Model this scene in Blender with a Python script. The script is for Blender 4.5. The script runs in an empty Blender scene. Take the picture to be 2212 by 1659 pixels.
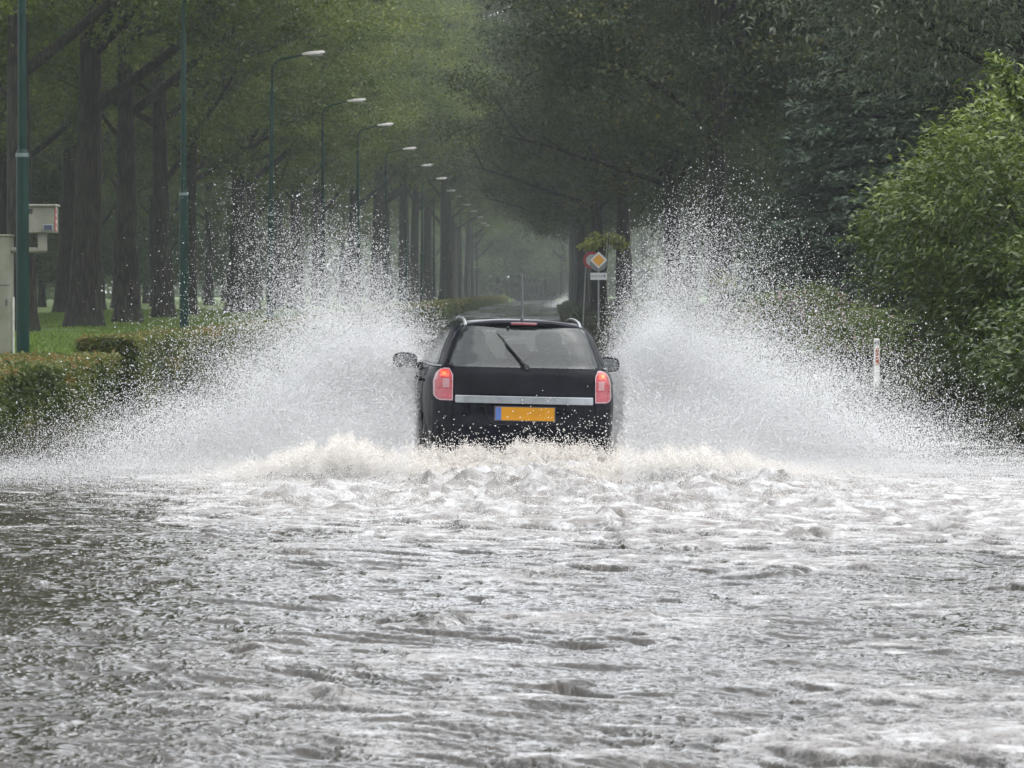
import bpy, math, random
import numpy as np
from mathutils import Vector

S = bpy.context.scene
COL = S.collection
R = math.radians
F = 8000.0            # focal length in pixels of the 2212 px wide measuring frame
VX, VY = 1190.0, 635.0  # where the straight road vanishes
CZ = 1.6

# ------------------------------------------------------------------ camera
cd = bpy.data.cameras.new('camera'); cam = bpy.data.objects.new('camera', cd); COL.objects.link(cam)
cam.location = (0, 0, CZ)
cd.sensor_width = 36.0; cd.lens = F / 2212 * 36
cam.rotation_euler = (R(90) - math.atan((829.5 - VY) / F), 0, math.atan((VX - 1106) / F))
cd.clip_start = 0.5; cd.clip_end = 4000
cd.dof.use_dof = True; cd.dof.focus_distance = 33.0; cd.dof.aperture_fstop = 11
S.camera = cam
S.render.engine = 'CYCLES'
# ------------------------------------------------------------------ sky, sun, exposure
SUN_EL, SUN_AZ = 66.0, 110.0
w = bpy.data.worlds.new('World'); S.world = w; w.use_nodes = True
nt = w.node_tree; nt.nodes.clear()
sky = nt.nodes.new('ShaderNodeTexSky'); sky.sky_type = 'NISHITA'; sky.sun_disc = False
sky.sun_elevation = R(SUN_EL); sky.sun_rotation = R(SUN_AZ); sky.air_density = 1.0; sky.dust_density = 6.0
hs = nt.nodes.new('ShaderNodeHueSaturation'); hs.inputs['Saturation'].default_value = 0.12
mxw = nt.nodes.new('ShaderNodeMix'); mxw.data_type = 'RGBA'
mxw.inputs[0].default_value = 0.65
mxw.inputs['B'].default_value = (10.5, 10.9, 11.6, 1)      # even layer of rain cloud
bg = nt.nodes.new('ShaderNodeBackground'); bg.inputs['Strength'].default_value = 0.148
wo = nt.nodes.new('ShaderNodeOutputWorld')
nt.links.new(sky.outputs[0], hs.inputs['Color']); nt.links.new(hs.outputs[0], mxw.inputs['A'])
nt.links.new(mxw.outputs['Result'], bg.inputs['Color']); nt.links.new(bg.outputs[0], wo.inputs['Surface'])
sd = bpy.data.lights.new('sun', 'SUN'); sd.energy = 0.9; sd.angle = R(75); sd.color = (1, .975, .94)
sun = bpy.data.objects.new('sun', sd); COL.objects.link(sun)
el, az = R(SUN_EL), R(SUN_AZ)
dv = Vector((math.sin(az) * math.cos(el), math.cos(az) * math.cos(el), math.sin(el)))
sun.rotation_euler = dv.to_track_quat('Z', 'Y').to_euler(); sun.location = (20, -20, 60)
S.view_settings.view_transform = 'Standard'; S.view_settings.look = 'None'
S.view_settings.exposure = 1.14; S.view_settings.gamma = 1
S.cycles.max_bounces = 14; S.cycles.diffuse_bounces = 12; S.cycles.glossy_bounces = 3
S.cycles.transparent_max_bounces = 8; S.cycles.volume_bounces = 1
S.cycles.use_denoising = True; S.cycles.denoiser = 'OPENIMAGEDENOISE'; S.cycles.denoising_prefilter = 'ACCURATE'

# ------------------------------------------------------------------ helpers
def W(px, py, Y):
    """point of the place at distance Y seen at px,py in the photograph"""
    return Vector(((px - VX) / F * Y, Y, CZ - (py - VY) / F * Y))

def tag(o, label=None, cat=None, group=None, kind=None):
    if label: o['label'] = label
    if cat: o['category'] = cat
    if group: o['group'] = group
    if kind: o['kind'] = kind
    return o

def empty(name, loc=(0, 0, 0), rz=0.0):
    o = bpy.data.objects.new(name, None); COL.objects.link(o)
    o.location = loc; o.rotation_euler = (0, 0, rz); o.empty_display_size = .3
    return o

def link(name, me, parent=None):
    o = bpy.data.objects.new(name, me); COL.objects.link(o)
    if parent: o.parent = parent
    return o

def np_mesh(name, V, Fq, mat, smooth=False, attrs=None):
    """V (n,3), Fq (m,k) all faces with k corners"""
    V = np.ascontiguousarray(V, dtype=np.float32); Fq = np.ascontiguousarray(Fq, dtype=np.int32)
    me = bpy.data.meshes.new(name)
    m, k = Fq.shape
    me.vertices.add(len(V)); me.vertices.foreach_set('co', V.ravel())
    me.loops.add(m * k); me.loops.foreach_set('vertex_index', Fq.ravel())
    me.polygons.add(m); me.polygons.foreach_set('loop_start', np.arange(0, m * k, k, dtype=np.int32))
    me.polygons.foreach_set('loop_total', np.full(m, k, dtype=np.int32))
    me.polygons.foreach_set('use_smooth', np.full(m, smooth, dtype=bool))
    if attrs:
        for an, av in attrs.items():
            a = me.attributes.new(an, 'FLOAT', 'POINT'); a.data.foreach_set('value', np.ascontiguousarray(av, dtype=np.float32))
    me.update(); me.validate()
    if mat: me.materials.append(mat)
    return me

class MB:
    """collects shapes, builds one mesh object"""
    def __init__(s): s.v = []; s.f = []
    def add(s, vs, fs):
        b = len(s.v); s.v += [tuple(v) for v in vs]; s.f += [tuple(i + b for i in f) for f in fs]
    def box(s, c, d, bev=0.0, rz=0.0):
        cx, cy, cz = c; dx, dy, dz = d[0] / 2, d[1] / 2, d[2] / 2
        b = min(bev, dx * .9, dy * .9, dz * .9)
        pts = []
        if b <= 0:
            lay = [(-dz, 0), (dz, 0)]
        else:
            lay = [(-dz, b), (-dz + b, 0), (dz - b, 0), (dz, b)]
        for z, ins in lay:
            x, y = dx - ins, dy - ins; q = b if b > 0 else 0
            if q: ring = [(-x + q, -y), (x - q, -y), (x, -y + q), (x, y - q), (x - q, y), (-x + q, y), (-x, y - q), (-x, -y + q)]
            else: ring = [(-x, -y), (x, -y), (x, y), (-x, y)]
            for (px, py) in ring:
                a = px * math.cos(rz) - py * math.sin(rz); e = px * math.sin(rz) + py * math.cos(rz)
                pts.append((cx + a, cy + e, cz + z))
        n = 8 if b > 0 else 4; fs = [tuple(reversed(range(n)))]
        for k in range(len(lay) - 1):
            for i in range(n):
                j = (i + 1) % n; fs.append((k * n + i, k * n + j, (k + 1) * n + j, (k + 1) * n + i))
        fs.append(tuple(range((len(lay) - 1) * n, len(lay) * n)))
        s.add(pts, fs)
    def tube(s, path, rad, n=10, cap=True):
        path = [Vector(p) for p in path]
        if not hasattr(rad, '__len__'): rad = [rad] * len(path)
        vs = []; up = Vector((0, 0, 1)); prev = None
        for i, p in enumerate(path):
            d = (path[min(i + 1, len(path) - 1)] - path[max(i - 1, 0)]).normalized()
            if prev is None:
                a = Vector((1, 0, 0)) if abs(d.x) < .8 else Vector((0, 1, 0))
                u = d.cross(a).normalized()
            else:
                u = (prev - d * prev.dot(d)).normalized()
            prev = u; v = d.cross(u)
            for k in range(n):
                t = 2 * math.pi * k / n; vs.append(p + (u * math.cos(t) + v * math.sin(t)) * rad[i])
        fs = []
        for i in range(len(path) - 1):
            for k in range(n):
                j = (k + 1) % n; fs.append((i * n + k, i * n + j, (i + 1) * n + j, (i + 1) * n + k))
        if cap: fs.append(tuple(reversed(range(n)))); fs.append(tuple((len(path) - 1) * n + k for k in range(n)))
        s.add(vs, fs)
    def prism(s, poly, o, ux, uy, un, th):
        """extruded polygon: poly in (a,b); point = o + a*ux + b*uy, thickness th along un"""
        o, ux, uy, un = Vector(o), Vector(ux), Vector(uy), Vector(un); n = len(poly)
        A = [o + ux * a + uy * b for a, b in poly]; B = [p + un * th for p in A]
        fs = [tuple(range(n)), tuple(reversed(range(n, 2 * n)))]
        for i in range(n):
            j = (i + 1) % n; fs.append((j, i, n + i, n + j))
        s.add(A + B, fs)
    def mesh(s, name, mat, smooth=False, angle=40):
        me = bpy.data.meshes.new(name); me.from_pydata(s.v, [], s.f); me.update()
        if mat: me.materials.append(mat)
        if smooth:
            me.polygons.foreach_set('use_smooth', [True] * len(me.polygons))
            try: me.set_sharp_from_angle(angle=R(angle))
            except Exception: pass
        return me
    def build(s, name, mat, parent=None, smooth=False, angle=40):
        return link(name, s.mesh(name, mat, smooth, angle), parent)

# ------------------------------------------------------------------ materials
def mat_new(name):
    m = bpy.data.materials.new(name); m.use_nodes = True; n = m.node_tree
    for x in list(n.nodes): n.nodes.remove(x)
    return m, n, n.nodes.new('ShaderNodeOutputMaterial')

def N(n, t, **kw):
    x = n.nodes.new(t)
    for k, v in kw.items():
        if k.startswith('_'): setattr(x, k[1:], v)
        else: x.inputs[k.replace('__', ' ')].default_value = v
    return x

def ramp(n, fac, stops):
    r = n.nodes.new('ShaderNodeValToRGB'); e = r.color_ramp.elements
    while len(e) < len(stops): e.new(.5)
    for k, (p, c) in enumerate(stops):
        e[k].position = p; e[k].color = (*c, 1) if len(c) == 3 else c
    n.links.new(fac, r.inputs[0]); return r

def noise(n, scale, detail=4, rough=.55, vec=None, dist=0):
    x = N(n, 'ShaderNodeTexNoise', Scale=scale, Detail=detail, Roughness=rough, Distortion=dist)
    if vec is not None: n.links.new(vec, x.inputs['Vector'])
    return x

def simple(name, col, rough=.5, metal=0.0, var=.15, scale=6, coat=0, bump=0, spec=.5, emis=None, es=0, dirt=None):
    m, n, out = mat_new(name)
    p = N(n, 'ShaderNodeBsdfPrincipled', Roughness=rough, Metallic=metal)
    p.inputs['Specular IOR Level'].default_value = spec
    p.inputs['Coat Weight'].default_value = coat
    tc = n.nodes.new('ShaderNodeTexCoord')
    ns = noise(n, scale, 5, .6, tc.outputs['Object'])
    col = tuple(c * .67 for c in col); dirt = dirt and tuple(c * .67 for c in dirt)
    c2 = dirt or tuple(max(0, c * (1 - var * 2)) for c in col)
    rp = ramp(n, ns.outputs['Fac'], [(.3, c2), (.62, col)])
    n.links.new(rp.outputs[0], p.inputs['Base Color'])
    if bump:
        b = N(n, 'ShaderNodeBump', Strength=bump, Distance=.02); n.links.new(ns.outputs['Fac'], b.inputs['Height'])
        n.links.new(b.outputs[0], p.inputs['Normal'])
    if emis: p.inputs['Emission Color'].default_value = (*emis, 1); p.inputs['Emission Strength'].default_value = es
    n.links.new(p.outputs[0], out.inputs['Surface']); return m

def leaf_mat(name, cols, gloss=.06, rough=.4, trans=.35):
    """cols: dark, mid, light, rare; chosen by the per-leaf 'tone' attribute"""
    m, n, out = mat_new(name)
    at = N(n, 'ShaderNodeAttribute', _attribute_name='tone'); cols = [tuple(c * .72 for c in q) for q in cols]
    st = [(0, cols[0]), (.45, cols[1]), (.85, cols[2]), (.97, cols[3])]
    rp = ramp(n, at.outputs['Fac'], st)
    d = n.nodes.new('ShaderNodeBsdfDiffuse'); t = n.nodes.new('ShaderNodeBsdfTranslucent')
    g = N(n, 'ShaderNodeBsdfGlossy', Roughness=rough)
    n.links.new(rp.outputs[0], d.inputs[0]); n.links.new(rp.outputs[0], t.inputs[0])
    m1 = N(n, 'ShaderNodeMixShader', Fac=trans); n.links.new(d.outputs[0], m1.inputs[1]); n.links.new(t.outputs[0], m1.inputs[2])
    m2 = N(n, 'ShaderNodeMixShader', Fac=gloss * .6); n.links.new(m1.outputs[0], m2.inputs[1]); n.links.new(g.outputs[0], m2.inputs[2])
    n.links.new(m2.outputs[0], out.inputs['Surface']); return m

def bark_mat(name, c1, c2, moss=(.022, .026, .011)):
    m, n, out = mat_new(name)
    tc = n.nodes.new('ShaderNodeTexCoord'); mp = N(n, 'ShaderNodeMapping'); mp.inputs['Scale'].default_value = (5, 5, .8)
    n.links.new(tc.outputs['Object'], mp.inputs[0])
    v = N(n, 'ShaderNodeTexVoronoi', Scale=1.6, _feature='DISTANCE_TO_EDGE'); n.links.new(mp.outputs[0], v.inputs['Vector'])
    ns = noise(n, 2.2, 6, .65, mp.outputs[0]); n2 = noise(n, .8, 3, .6, tc.outputs['Object'])
    mx = N(n, 'ShaderNodeMath', _operation='MULTIPLY'); n.links.new(v.outputs['Distance'], mx.inputs[0]); n.links.new(ns.outputs['Fac'], mx.inputs[1])
    rp = ramp(n, mx.outputs[0], [(.0, tuple(c * .5 for c in c1)), (.035, c1), (.13, c2)])
    mo = ramp(n, n2.outputs['Fac'], [(.5, (0, 0, 0)), (.7, (.6, .6, .6))])
    mm = N(n, 'ShaderNodeMix', _data_type='RGBA'); n.links.new(mo.outputs[0], mm.inputs[0])
    n.links.new(rp.outputs[0], mm.inputs['A']); mm.inputs['B'].default_value = (*moss, 1)
    p = N(n, 'ShaderNodeBsdfPrincipled', Roughness=.6); p.inputs['Specular IOR Level'].default_value = .12; n.links.new(mm.outputs['Result'], p.inputs['Base Color'])
    b = N(n, 'ShaderNodeBump', Strength=1.0, Distance=.12); n.links.new(mx.outputs[0], b.inputs['Height']); n.links.new(b.outputs[0], p.inputs['Normal'])
    n.links.new(p.outputs[0], out.inputs['Surface']); return m

M = {}
M['poplar_leaf'] = leaf_mat('poplar_leaf', [(.028, .047, .008), (.080, .115, .015), (.16, .20, .03), (.25, .26, .04)], .05, .35, .45)
M['back_leaf'] = leaf_mat('back_leaf', [(.02, .038, .010), (.042, .070, .016), (.075, .115, .026), (.12, .15, .035)], .04)
M['maple_leaf'] = leaf_mat('maple_leaf', [(.014, .026, .008), (.030, .048, .011), (.062, .084, .017), (.15, .13, .025)], .05)
M['willow_leaf'] = leaf_mat('willow_leaf', [(.04, .06, .025), (.07, .095, .042), (.11, .135, .06), (.16, .16, .06)], .10)
M['spruce'] = leaf_mat('spruce', [(.014, .028, .014), (.026, .048, .026), (.048, .078, .046), (.08, .11, .075)], .05, .5, .1)
M['laurel'] = leaf_mat('laurel', [(.022, .042, .006), (.058, .095, .012), (.12, .17, .022), (.19, .24, .035)], .07, .3)
M['hedge_leaf'] = leaf_mat('hedge_leaf', [(.035, .055, .012), (.085, .12, .024), (.155, .16, .036), (.23, .15, .045)], .05)
M['shrub_leaf'] = leaf_mat('shrub_leaf', [(.05, .08, .02), (.10, .15, .035), (.17, .22, .05), (.45, .30, .30)], .05)
M['gold_leaf'] = leaf_mat('gold_leaf', [(.12, .14, .02), (.22, .24, .035), (.32, .32, .05), (.38, .36, .07)], .05)
M['mist_leaf'] = leaf_mat('mist_leaf', [(.10, .14, .06), (.16, .21, .09), (.22, .27, .12), (.26, .3, .14)], .05, .4, .5)  # leaf colour lightened to paint in the mist and light at the avenue's end
M['bark'] = bark_mat('bark', (.004, .0035, .003), (.026, .020, .0155))
M['bark_dark'] = bark_mat('bark_dark', (.004, .0035, .003), (.015, .012, .010))
M['pole'] = simple('pole', (.003, .028, .020), .4, var=.3, scale=3, coat=.0, spec=.12, dirt=(.002, .015, .012))
M['collar'] = simple('collar', (.10, .15, .14), .5)
M['lamp_metal'] = simple('lamp_metal', (.5, .48, .45), .5, scale=9)
M['lamp_glass'] = simple('lamp_glass', (.6, .6, .58), .15, scale=9)
M['beige'] = simple('beige', (.27, .255, .21), .5, scale=2.5, dirt=(.16, .165, .12), bump=.1)
M['beige_moss'] = simple('beige_moss', (.24, .235, .19), .6, scale=1.6, dirt=(.11, .13, .06), bump=.1)
M['cap_red'] = simple('cap_red', (.6, .09, .12), .4)
M['cap_white'] = simple('cap_white', (.75, .73, .72), .4)
M['lens_blue'] = simple('lens_blue', (.015, .025, .07), .1, coat=.5)
M['steel'] = simple('steel', (.38, .39, .4), .4, metal=.7, scale=12)
M['sign_white'] = simple('sign_white', (.72, .74, .75), .35, var=.05)
M['sign_grey'] = simple('sign_grey', (.28, .30, .31), .5)
M['sign_orange'] = simple('sign_orange', (.8, .36, .03), .35, var=.05)
M['sign_black'] = simple('sign_black', (.02, .02, .025), .4)
M['sign_red'] = simple('sign_red', (.5, .02, .035), .4)
M['post_white'] = simple('post_white', (.7, .69, .64), .5, scale=7, dirt=(.42, .42, .36))
M['reflector'] = simple('reflector', (.36, .075, .02), .3)

# ------------------------------------------------------------------ random fields
rng = np.random.default_rng(11)
def field(n, size, wl_lo, wl_hi, seed, beta=1.0, aniso=1.0):
    """periodic random field on n x n samples over size metres, rms 1"""
    g = np.random.default_rng(seed).standard_normal((n, n))
    k = np.fft.fftfreq(n, size / n); kx, ky = np.meshgrid(k, k * aniso)
    kk = np.hypot(kx, ky); kk[0, 0] = 1e-9
    a = np.where((kk > 1 / wl_hi) & (kk < 1 / wl_lo), kk ** (-beta - .5), 0)
    f = np.real(np.fft.ifft2(np.fft.fft2(g) * a)); return (f / f.std()).astype(np.float32)

def sample(f, size, x, y):
    n = f.shape[0]; u = np.asarray(x) / size * n; v = np.asarray(y) / size * n
    i = np.floor(u).astype(int); j = np.floor(v).astype(int); a = u - i; b = v - j
    i0, i1, j0, j1 = i % n, (i + 1) % n, j % n, (j + 1) % n
    return f[j0, i0] * (1 - a) * (1 - b) + f[j0, i1] * a * (1 - b) + f[j1, i0] * (1 - a) * b + f[j1, i1] * a * b

# ------------------------------------------------------------------ ground, road, water
def road_z(Y): return np.interp(Y, [-60, 60, 110, 200, 330, 700, 3000], [-.22, -.22, -.06, .16, .42, .5, .5])
def edge_r(Y): return np.interp(Y, [-60, 20, 37, 61, 100, 130, 233, 700], [4.9, 4.7, 4.75, 5.15, 3.2, 1.35, .9, .7])
def edge_l(Y): return np.interp(Y, [-60, 30, 60, 110, 300, 700], [6.6, 6.35, 6.2, 6.2, 6.2, 6.2])

def ground_z(x, Y):
    rz = road_z(Y); dr = x - edge_r(Y); dl = -edge_l(Y) - x
    up = lambda d, top, wd: top * np.clip(d / wd, 0, 1)
    z = rz + np.where(dr > 0, up(dr, .34, .5) + up(dr - 1, .25, 6), 0) + np.where(dl > 0, up(dl, .32, .35) + up(dl - .5, .2, 7), 0)
    return z

xs = np.concatenate([[-900, -400, -200, -120], np.arange(-80, -20, 3), np.arange(-20, -7.2, .8), np.arange(-7.2, -5.6, .2), np.arange(-5.6, .2, 1), np.arange(.2, 6.4, .2), np.arange(6.4, 20, .8), np.arange(20, 80, 3), [120, 200, 400, 900]])
ys = np.concatenate([np.arange(-60, 60, 4), np.arange(60, 260, 5), np.arange(260, 700, 20), [800, 1000, 1500, 2500]])
GX, GY = np.meshgrid(xs, ys); GZ = ground_z(GX, GY)
nf = field(256, 40, .8, 12, 3)
GZ = GZ + np.where((GX > edge_r(GY) + .4) | (GX < -edge_l(GY) - .4), sample(nf, 40, GX, GY) * .04, 0)
def grid_faces(r, c):
    i = np.arange(r - 1)[:, None] * c + np.arange(c - 1)[None, :]
    return np.stack([i, i + 1, i + 1 + c, i + c], -1).reshape(-1, 4)
m, n, out = mat_new('grass_ground')
tc = n.nodes.new('ShaderNodeTexCoord'); a = noise(n, .25, 5, .6, tc.outputs['Object']); b = noise(n, 6, 5, .7, tc.outputs['Object'])
mx = N(n, 'ShaderNodeMath', _operation='ADD'); n.links.new(a.outputs['Fac'], mx.inputs[0]); n.links.new(b.outputs['Fac'], mx.inputs[1])
rp = ramp(n, mx.outputs[0], [(.0, (.02, .024, .008)), (.55, (.035, .05, .012)), (.8, (.08, .125, .022)), (1, (.11, .16, .03))])
# values run 0..2: halve them
hv = N(n, 'ShaderNodeMath', _operation='MULTIPLY'); hv.inputs[1].default_value = .8; n.links.new(mx.outputs[0], hv.inputs[0]); n.links.new(hv.outputs[0], rp.inputs[0])
p = N(n, 'ShaderNodeBsdfPrincipled', Roughness=.8); n.links.new(rp.outputs[0], p.inputs['Base Color'])
bp = N(n, 'ShaderNodeBump', Strength=.8, Distance=.05); n.links.new(b.outputs['Fac'], bp.inputs['Height']); n.links.new(bp.outputs[0], p.inputs['Normal'])
n.links.new(p.outputs[0], out.inputs['Surface'])
g = link('ground', np_mesh('ground', np.stack([GX, GY, GZ], -1).reshape(-1, 3), grid_faces(len(ys), len(xs)), m, True)); tag(g, kind='structure')

# wet asphalt road, rising out of the flood
m, n, out = mat_new('wet_asphalt')
tc = n.nodes.new('ShaderNodeTexCoord'); mp = N(n, 'ShaderNodeMapping'); mp.inputs['Scale'].default_value = (.25, .035, 1)
n.links.new(tc.outputs['Object'], mp.inputs[0])
a = noise(n, 1.6, 4, .6, mp.outputs[0]); b = noise(n, 60, 3, .6, tc.outputs['Object'])
rr = ramp(n, a.outputs['Fac'], [(.42, (.03, .03, .03)), (.58, (.32, .32, .32))])
rc = ramp(n, b.outputs['Fac'], [(.3, (.035, .036, .038)), (.7, (.07, .07, .072))])
p = N(n, 'ShaderNodeBsdfPrincipled'); n.links.new(rr.outputs[0], p.inputs['Roughness']); n.links.new(rc.outputs[0], p.inputs['Base Color'])
bp = N(n, 'ShaderNodeBump', Strength=.25, Distance=.01); n.links.new(b.outputs['Fac'], bp.inputs['Height']); n.links.new(bp.outputs[0], p.inputs['Normal'])
n.links.new(p.outputs[0], out.inputs['Surface'])
ry = np.concatenate([np.arange(-40, 700, 6.0)]); rt = np.linspace(0, 1, 7)
RX = -edge_l(ry)[:, None] + (edge_r(ry) + edge_l(ry))[:, None] * rt[None]; RY = np.repeat(ry[:, None], 7, 1)
RZ = road_z(RY) + .012
o = link('road', np_mesh('road', np.stack([RX, RY, RZ], -1).reshape(-1, 3), grid_faces(len(ry), 7), m, True)); tag(o, kind='structure')

# flood water: displaced sheet, finest near the camera
CARX, CARY = -.27, 32.75     # middle of the tailgate
def turb(x, Y):
    """how churned the water is (0 calm .. 1 wake)"""
    d = (Y - CARY)
    t = .55 + .25 * np.exp(-((Y - 30) / 9) ** 2)
    wake = np.exp(-((x - CARX) / (1.6 + .10 * np.clip(-d, 0, 30))) ** 2) * np.exp(-np.clip(-d, 0, 99) / 9) * (1 / (1 + np.exp((d - 4) * 1.2)))
    t = t + .8 * wake + .04 * np.clip(x + 1, -3, 3) * (Y < 36)
    t = t * (1 / (1 + np.exp((Y - 48) / 6)) * .88 + .12)
    return np.clip(t, .03, 1.3)
na = 1200
yy = np.concatenate([9.5 * np.exp(np.arange(0, math.log(36 / 9.5), .00075)), 36 * np.exp(np.arange(0, math.log(130 / 36), .003))]); nb = len(yy); uu = np.linspace(-.235, .215, na)
WX = uu[None] * np.maximum(yy, 14)[:, None]; WY = np.repeat(yy[:, None], na, 1)
f1 = field(1024, 24, .45, 2.6, 21, 1.2); f2 = field(1024, 11.3, .13, .5, 22, .9); f3 = field(1024, 4.1, .018, .10, 23, .9); f4 = field(512, 47, 2.5, 16, 24, 1.0)
T = turb(WX, WY)
s1 = sample(f1, 24, WX * .85, WY); s2 = sample(f2, 11.3, WX * .8 + .15 * s1, WY); s3 = sample(f3, 4.1, WX * .8 + .05 * s2, WY); s4 = sample(f4, 47, WX, WY)
fl = field(1024, 19, .30, 1.3, 29, .9); sl = sample(fl, 19, WX, WY * .8); lump = np.clip(sl - 1.1, 0, 1.4) ** 1.3 * np.clip(.25 + T, 0, 1.0)
crest = lambda s: .8 - np.abs(s) * 1.0
Hh = T * (.017 * s1 + .007 * crest(s1) + .0072 * s2 + .0072 * crest(s2) + .0034 * s3 + .0026 * crest(s3)) * np.clip(1 + .2 * s4, .65, 1.6) * (1 + .55 * lump) + .0125 * lump * (WY < 60)
# standing hump and mounds of foam thrown up behind the car
d = WY - CARY
hump = .07 * np.exp(-((WX - CARX) / 1.25) ** 4) * np.exp(-((d + .9) / .75) ** 2)
hump += .10 * np.exp(-((WX - (CARX - 1.5)) / .6) ** 2) * np.exp(-((d + .7) / 1.0) ** 2)
hump += .07 * np.exp(-((WX - (CARX + 1.5)) / .7) ** 2) * np.exp(-((d + .8) / 1.0) ** 2)
wk = np.exp(-((WX - CARX) / 2.4) ** 4) * np.exp(-((d + 2.3) / 2.6) ** 2)
WZ = Hh + hump * (.85 + .22 * s1 + .16 * s2 + .06 * s3) + wk * (.03 * s1 + .022 * s2 + .006 * s3)
foam = .175 + .05 * np.clip(WX, -3, 3) + .25 * np.exp(-((WY - 27) / 6) ** 2) * np.exp(-((WX - CARX) / 5) ** 2)  # rise to the right is part foam, part painted sky reflection
foam += .72 * np.exp(-np.abs((WX - CARX) / (2.7 + .08 * np.clip(-d, 0, 30))) ** 2.5) * np.exp(-np.abs((d + .5) / 5.0) ** 1.8) 
foam += .27 * np.exp(-((d + .2) / 1.9) ** 2) * np.exp(-((WX - CARX) / 3.6) ** 2)
foam += .12 * np.clip((22 - WY) / 10, 0, 1) * np.clip((WX + .3) / 1.5, 0, 1)  # extra white on the near right, foam plus painted sky reflection
foam = foam + .06 * s4 + (.15 + .26 * np.clip(foam, 0, 1)) * (.5 * s1 + .5 * s2)
m, n, out = mat_new('flood_water')
tc = n.nodes.new('ShaderNodeTexCoord'); at = N(n, 'ShaderNodeAttribute', _attribute_name='foam')
a = noise(n, 22, 5, .65, tc.outputs['Object'], 1.2); b = noise(n, 5, 4, .6, tc.outputs['Object'], .6)
sc_ = N(n, 'ShaderNodeMath', _operation='MULTIPLY_ADD'); sc_.inputs[1].default_value = 1.35; sc_.inputs[2].default_value = -.69; n.links.new(a.outputs['Fac'], sc_.inputs[0])
ad = N(n, 'ShaderNodeMath', _operation='ADD'); n.links.new(at.outputs['Fac'], ad.inputs[0]); n.links.new(sc_.outputs[0], ad.inputs[1])
fm = ramp(n, ad.outputs[0], [(.26, (0, 0, 0)), (.62, (1, 1, 1))])
wc = ramp(n, b.outputs['Fac'], [(.3, (.015, .0135, .011)), (.7, (.032, .027, .021))])
p = N(n, 'ShaderNodeBsdfPrincipled', Roughness=.06, IOR=1.33); n.links.new(wc.outputs[0], p.inputs['Base Color'])
bp = N(n, 'ShaderNodeBump', Strength=.1, Distance=.006); n.links.new(a.outputs['Fac'], bp.inputs['Height']); n.links.new(bp.outputs[0], p.inputs['Normal'])
fc = ramp(n, b.outputs['Fac'], [(.28, (.11, .098, .088)), (.47, (.21, .20, .19)), (.64, (.385, .383, .38))])
q = N(n, 'ShaderNodeBsdfPrincipled', Roughness=.6); n.links.new(fc.outputs[0], q.inputs['Base Color'])
af = noise(n, 55, 5, .7, tc.outputs['Object'], 1.5)
bq = N(n, 'ShaderNodeBump', Strength=.8, Distance=.02); n.links.new(af.outputs['Fac'], bq.inputs['Height']); n.links.new(bq.outputs[0], q.inputs['Normal'])
mxs = n.nodes.new('ShaderNodeMixShader'); n.links.new(fm.outputs[0], mxs.inputs[0]); n.links.new(p.outputs[0], mxs.inputs[1]); n.links.new(q.outputs[0], mxs.inputs[2])
n.links.new(mxs.outputs[0], out.inputs['Surface'])
V = np.stack([WX, WY, WZ], -1).reshape(-1, 3)
bx_, by_ = np.meshgrid(np.linspace(-9, 8, 35), np.linspace(-40, 130, 171))      # the calm level under and round it
VB = np.stack([bx_, by_, -.11 + 0 * bx_], -1).reshape(-1, 3)
o = link('flood_water', np_mesh('flood_water', np.concatenate([V, VB]), np.concatenate([grid_faces(nb, na), grid_faces(171, 35) + len(V)]), m, True, {'foam': np.concatenate([foam.ravel(), np.full(len(VB), .05)])})); tag(o, kind='structure')

# ------------------------------------------------------------------ foliage
def leaf_arrays(P, size, aspect=.6, up=.5, droop=.3, seed=0, tone=None, fold=.15, dirs=None):
    """diamond leaves at P (n,3) -> verts (4n,3), quads, tone (4n)"""
    r = np.random.default_rng(seed); n = len(P)
    nm = r.standard_normal((n, 3)); nm[:, 2] = np.abs(nm[:, 2]) + up * 2; nm /= np.linalg.norm(nm, axis=1)[:, None]
    d = r.standard_normal((n, 3)) if dirs is None else dirs + .55 * r.standard_normal((n, 3))
    d[:, 2] -= droop; d -= nm * (d * nm).sum(1)[:, None]; d /= np.linalg.norm(d, axis=1)[:, None] + 1e-6
    s = np.cross(nm, d); L = size * r.uniform(.65, 1.3, n)[:, None]
    a = P; c = P + d * L - nm * L * .12; mid = P + d * L * .45
    b1 = mid + s * L * aspect * .5 + nm * L * fold; b2 = mid - s * L * aspect * .5 + nm * L * fold
    V = np.stack([a, b1, c, b2], 1).reshape(-1, 3)
    Fq = np.arange(4 * n).reshape(n, 4)
    t = r.uniform(0, 1, n) if tone is None else np.clip(tone + r.normal(0, .16, n), 0, 1)
    return V, Fq, np.repeat(t, 4)

def clusters(C, nper, sig, seed, tone_c=None):
    """leaf positions round cluster centres C (k,3)"""
    r = np.random.default_rng(seed); k = len(C)
    tc_ = r.uniform(.2, .75, k) if tone_c is None else tone_c
    P = np.repeat(C, nper, 0) + r.standard_normal((k * nper, 3)) * np.array(sig) * np.repeat(r.uniform(.6, 1.3, k), nper)[:, None]
    return P, np.repeat(tc_, nper)

def limb_path(p0, az, el, L, curve, seed, steps=7):
    r = random.Random(seed); p = Vector(p0); pts = [p.copy()]; e = el; a = az
    for i in range(steps):
        dvec = Vector((math.cos(a) * math.cos(e), math.sin(a) * math.cos(e), math.sin(e)))
        p = p + dvec * (L / steps); pts.append(p.copy()); e += curve / steps + r.uniform(-.07, .07); a += r.uniform(-.09, .09)
    return pts

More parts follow.
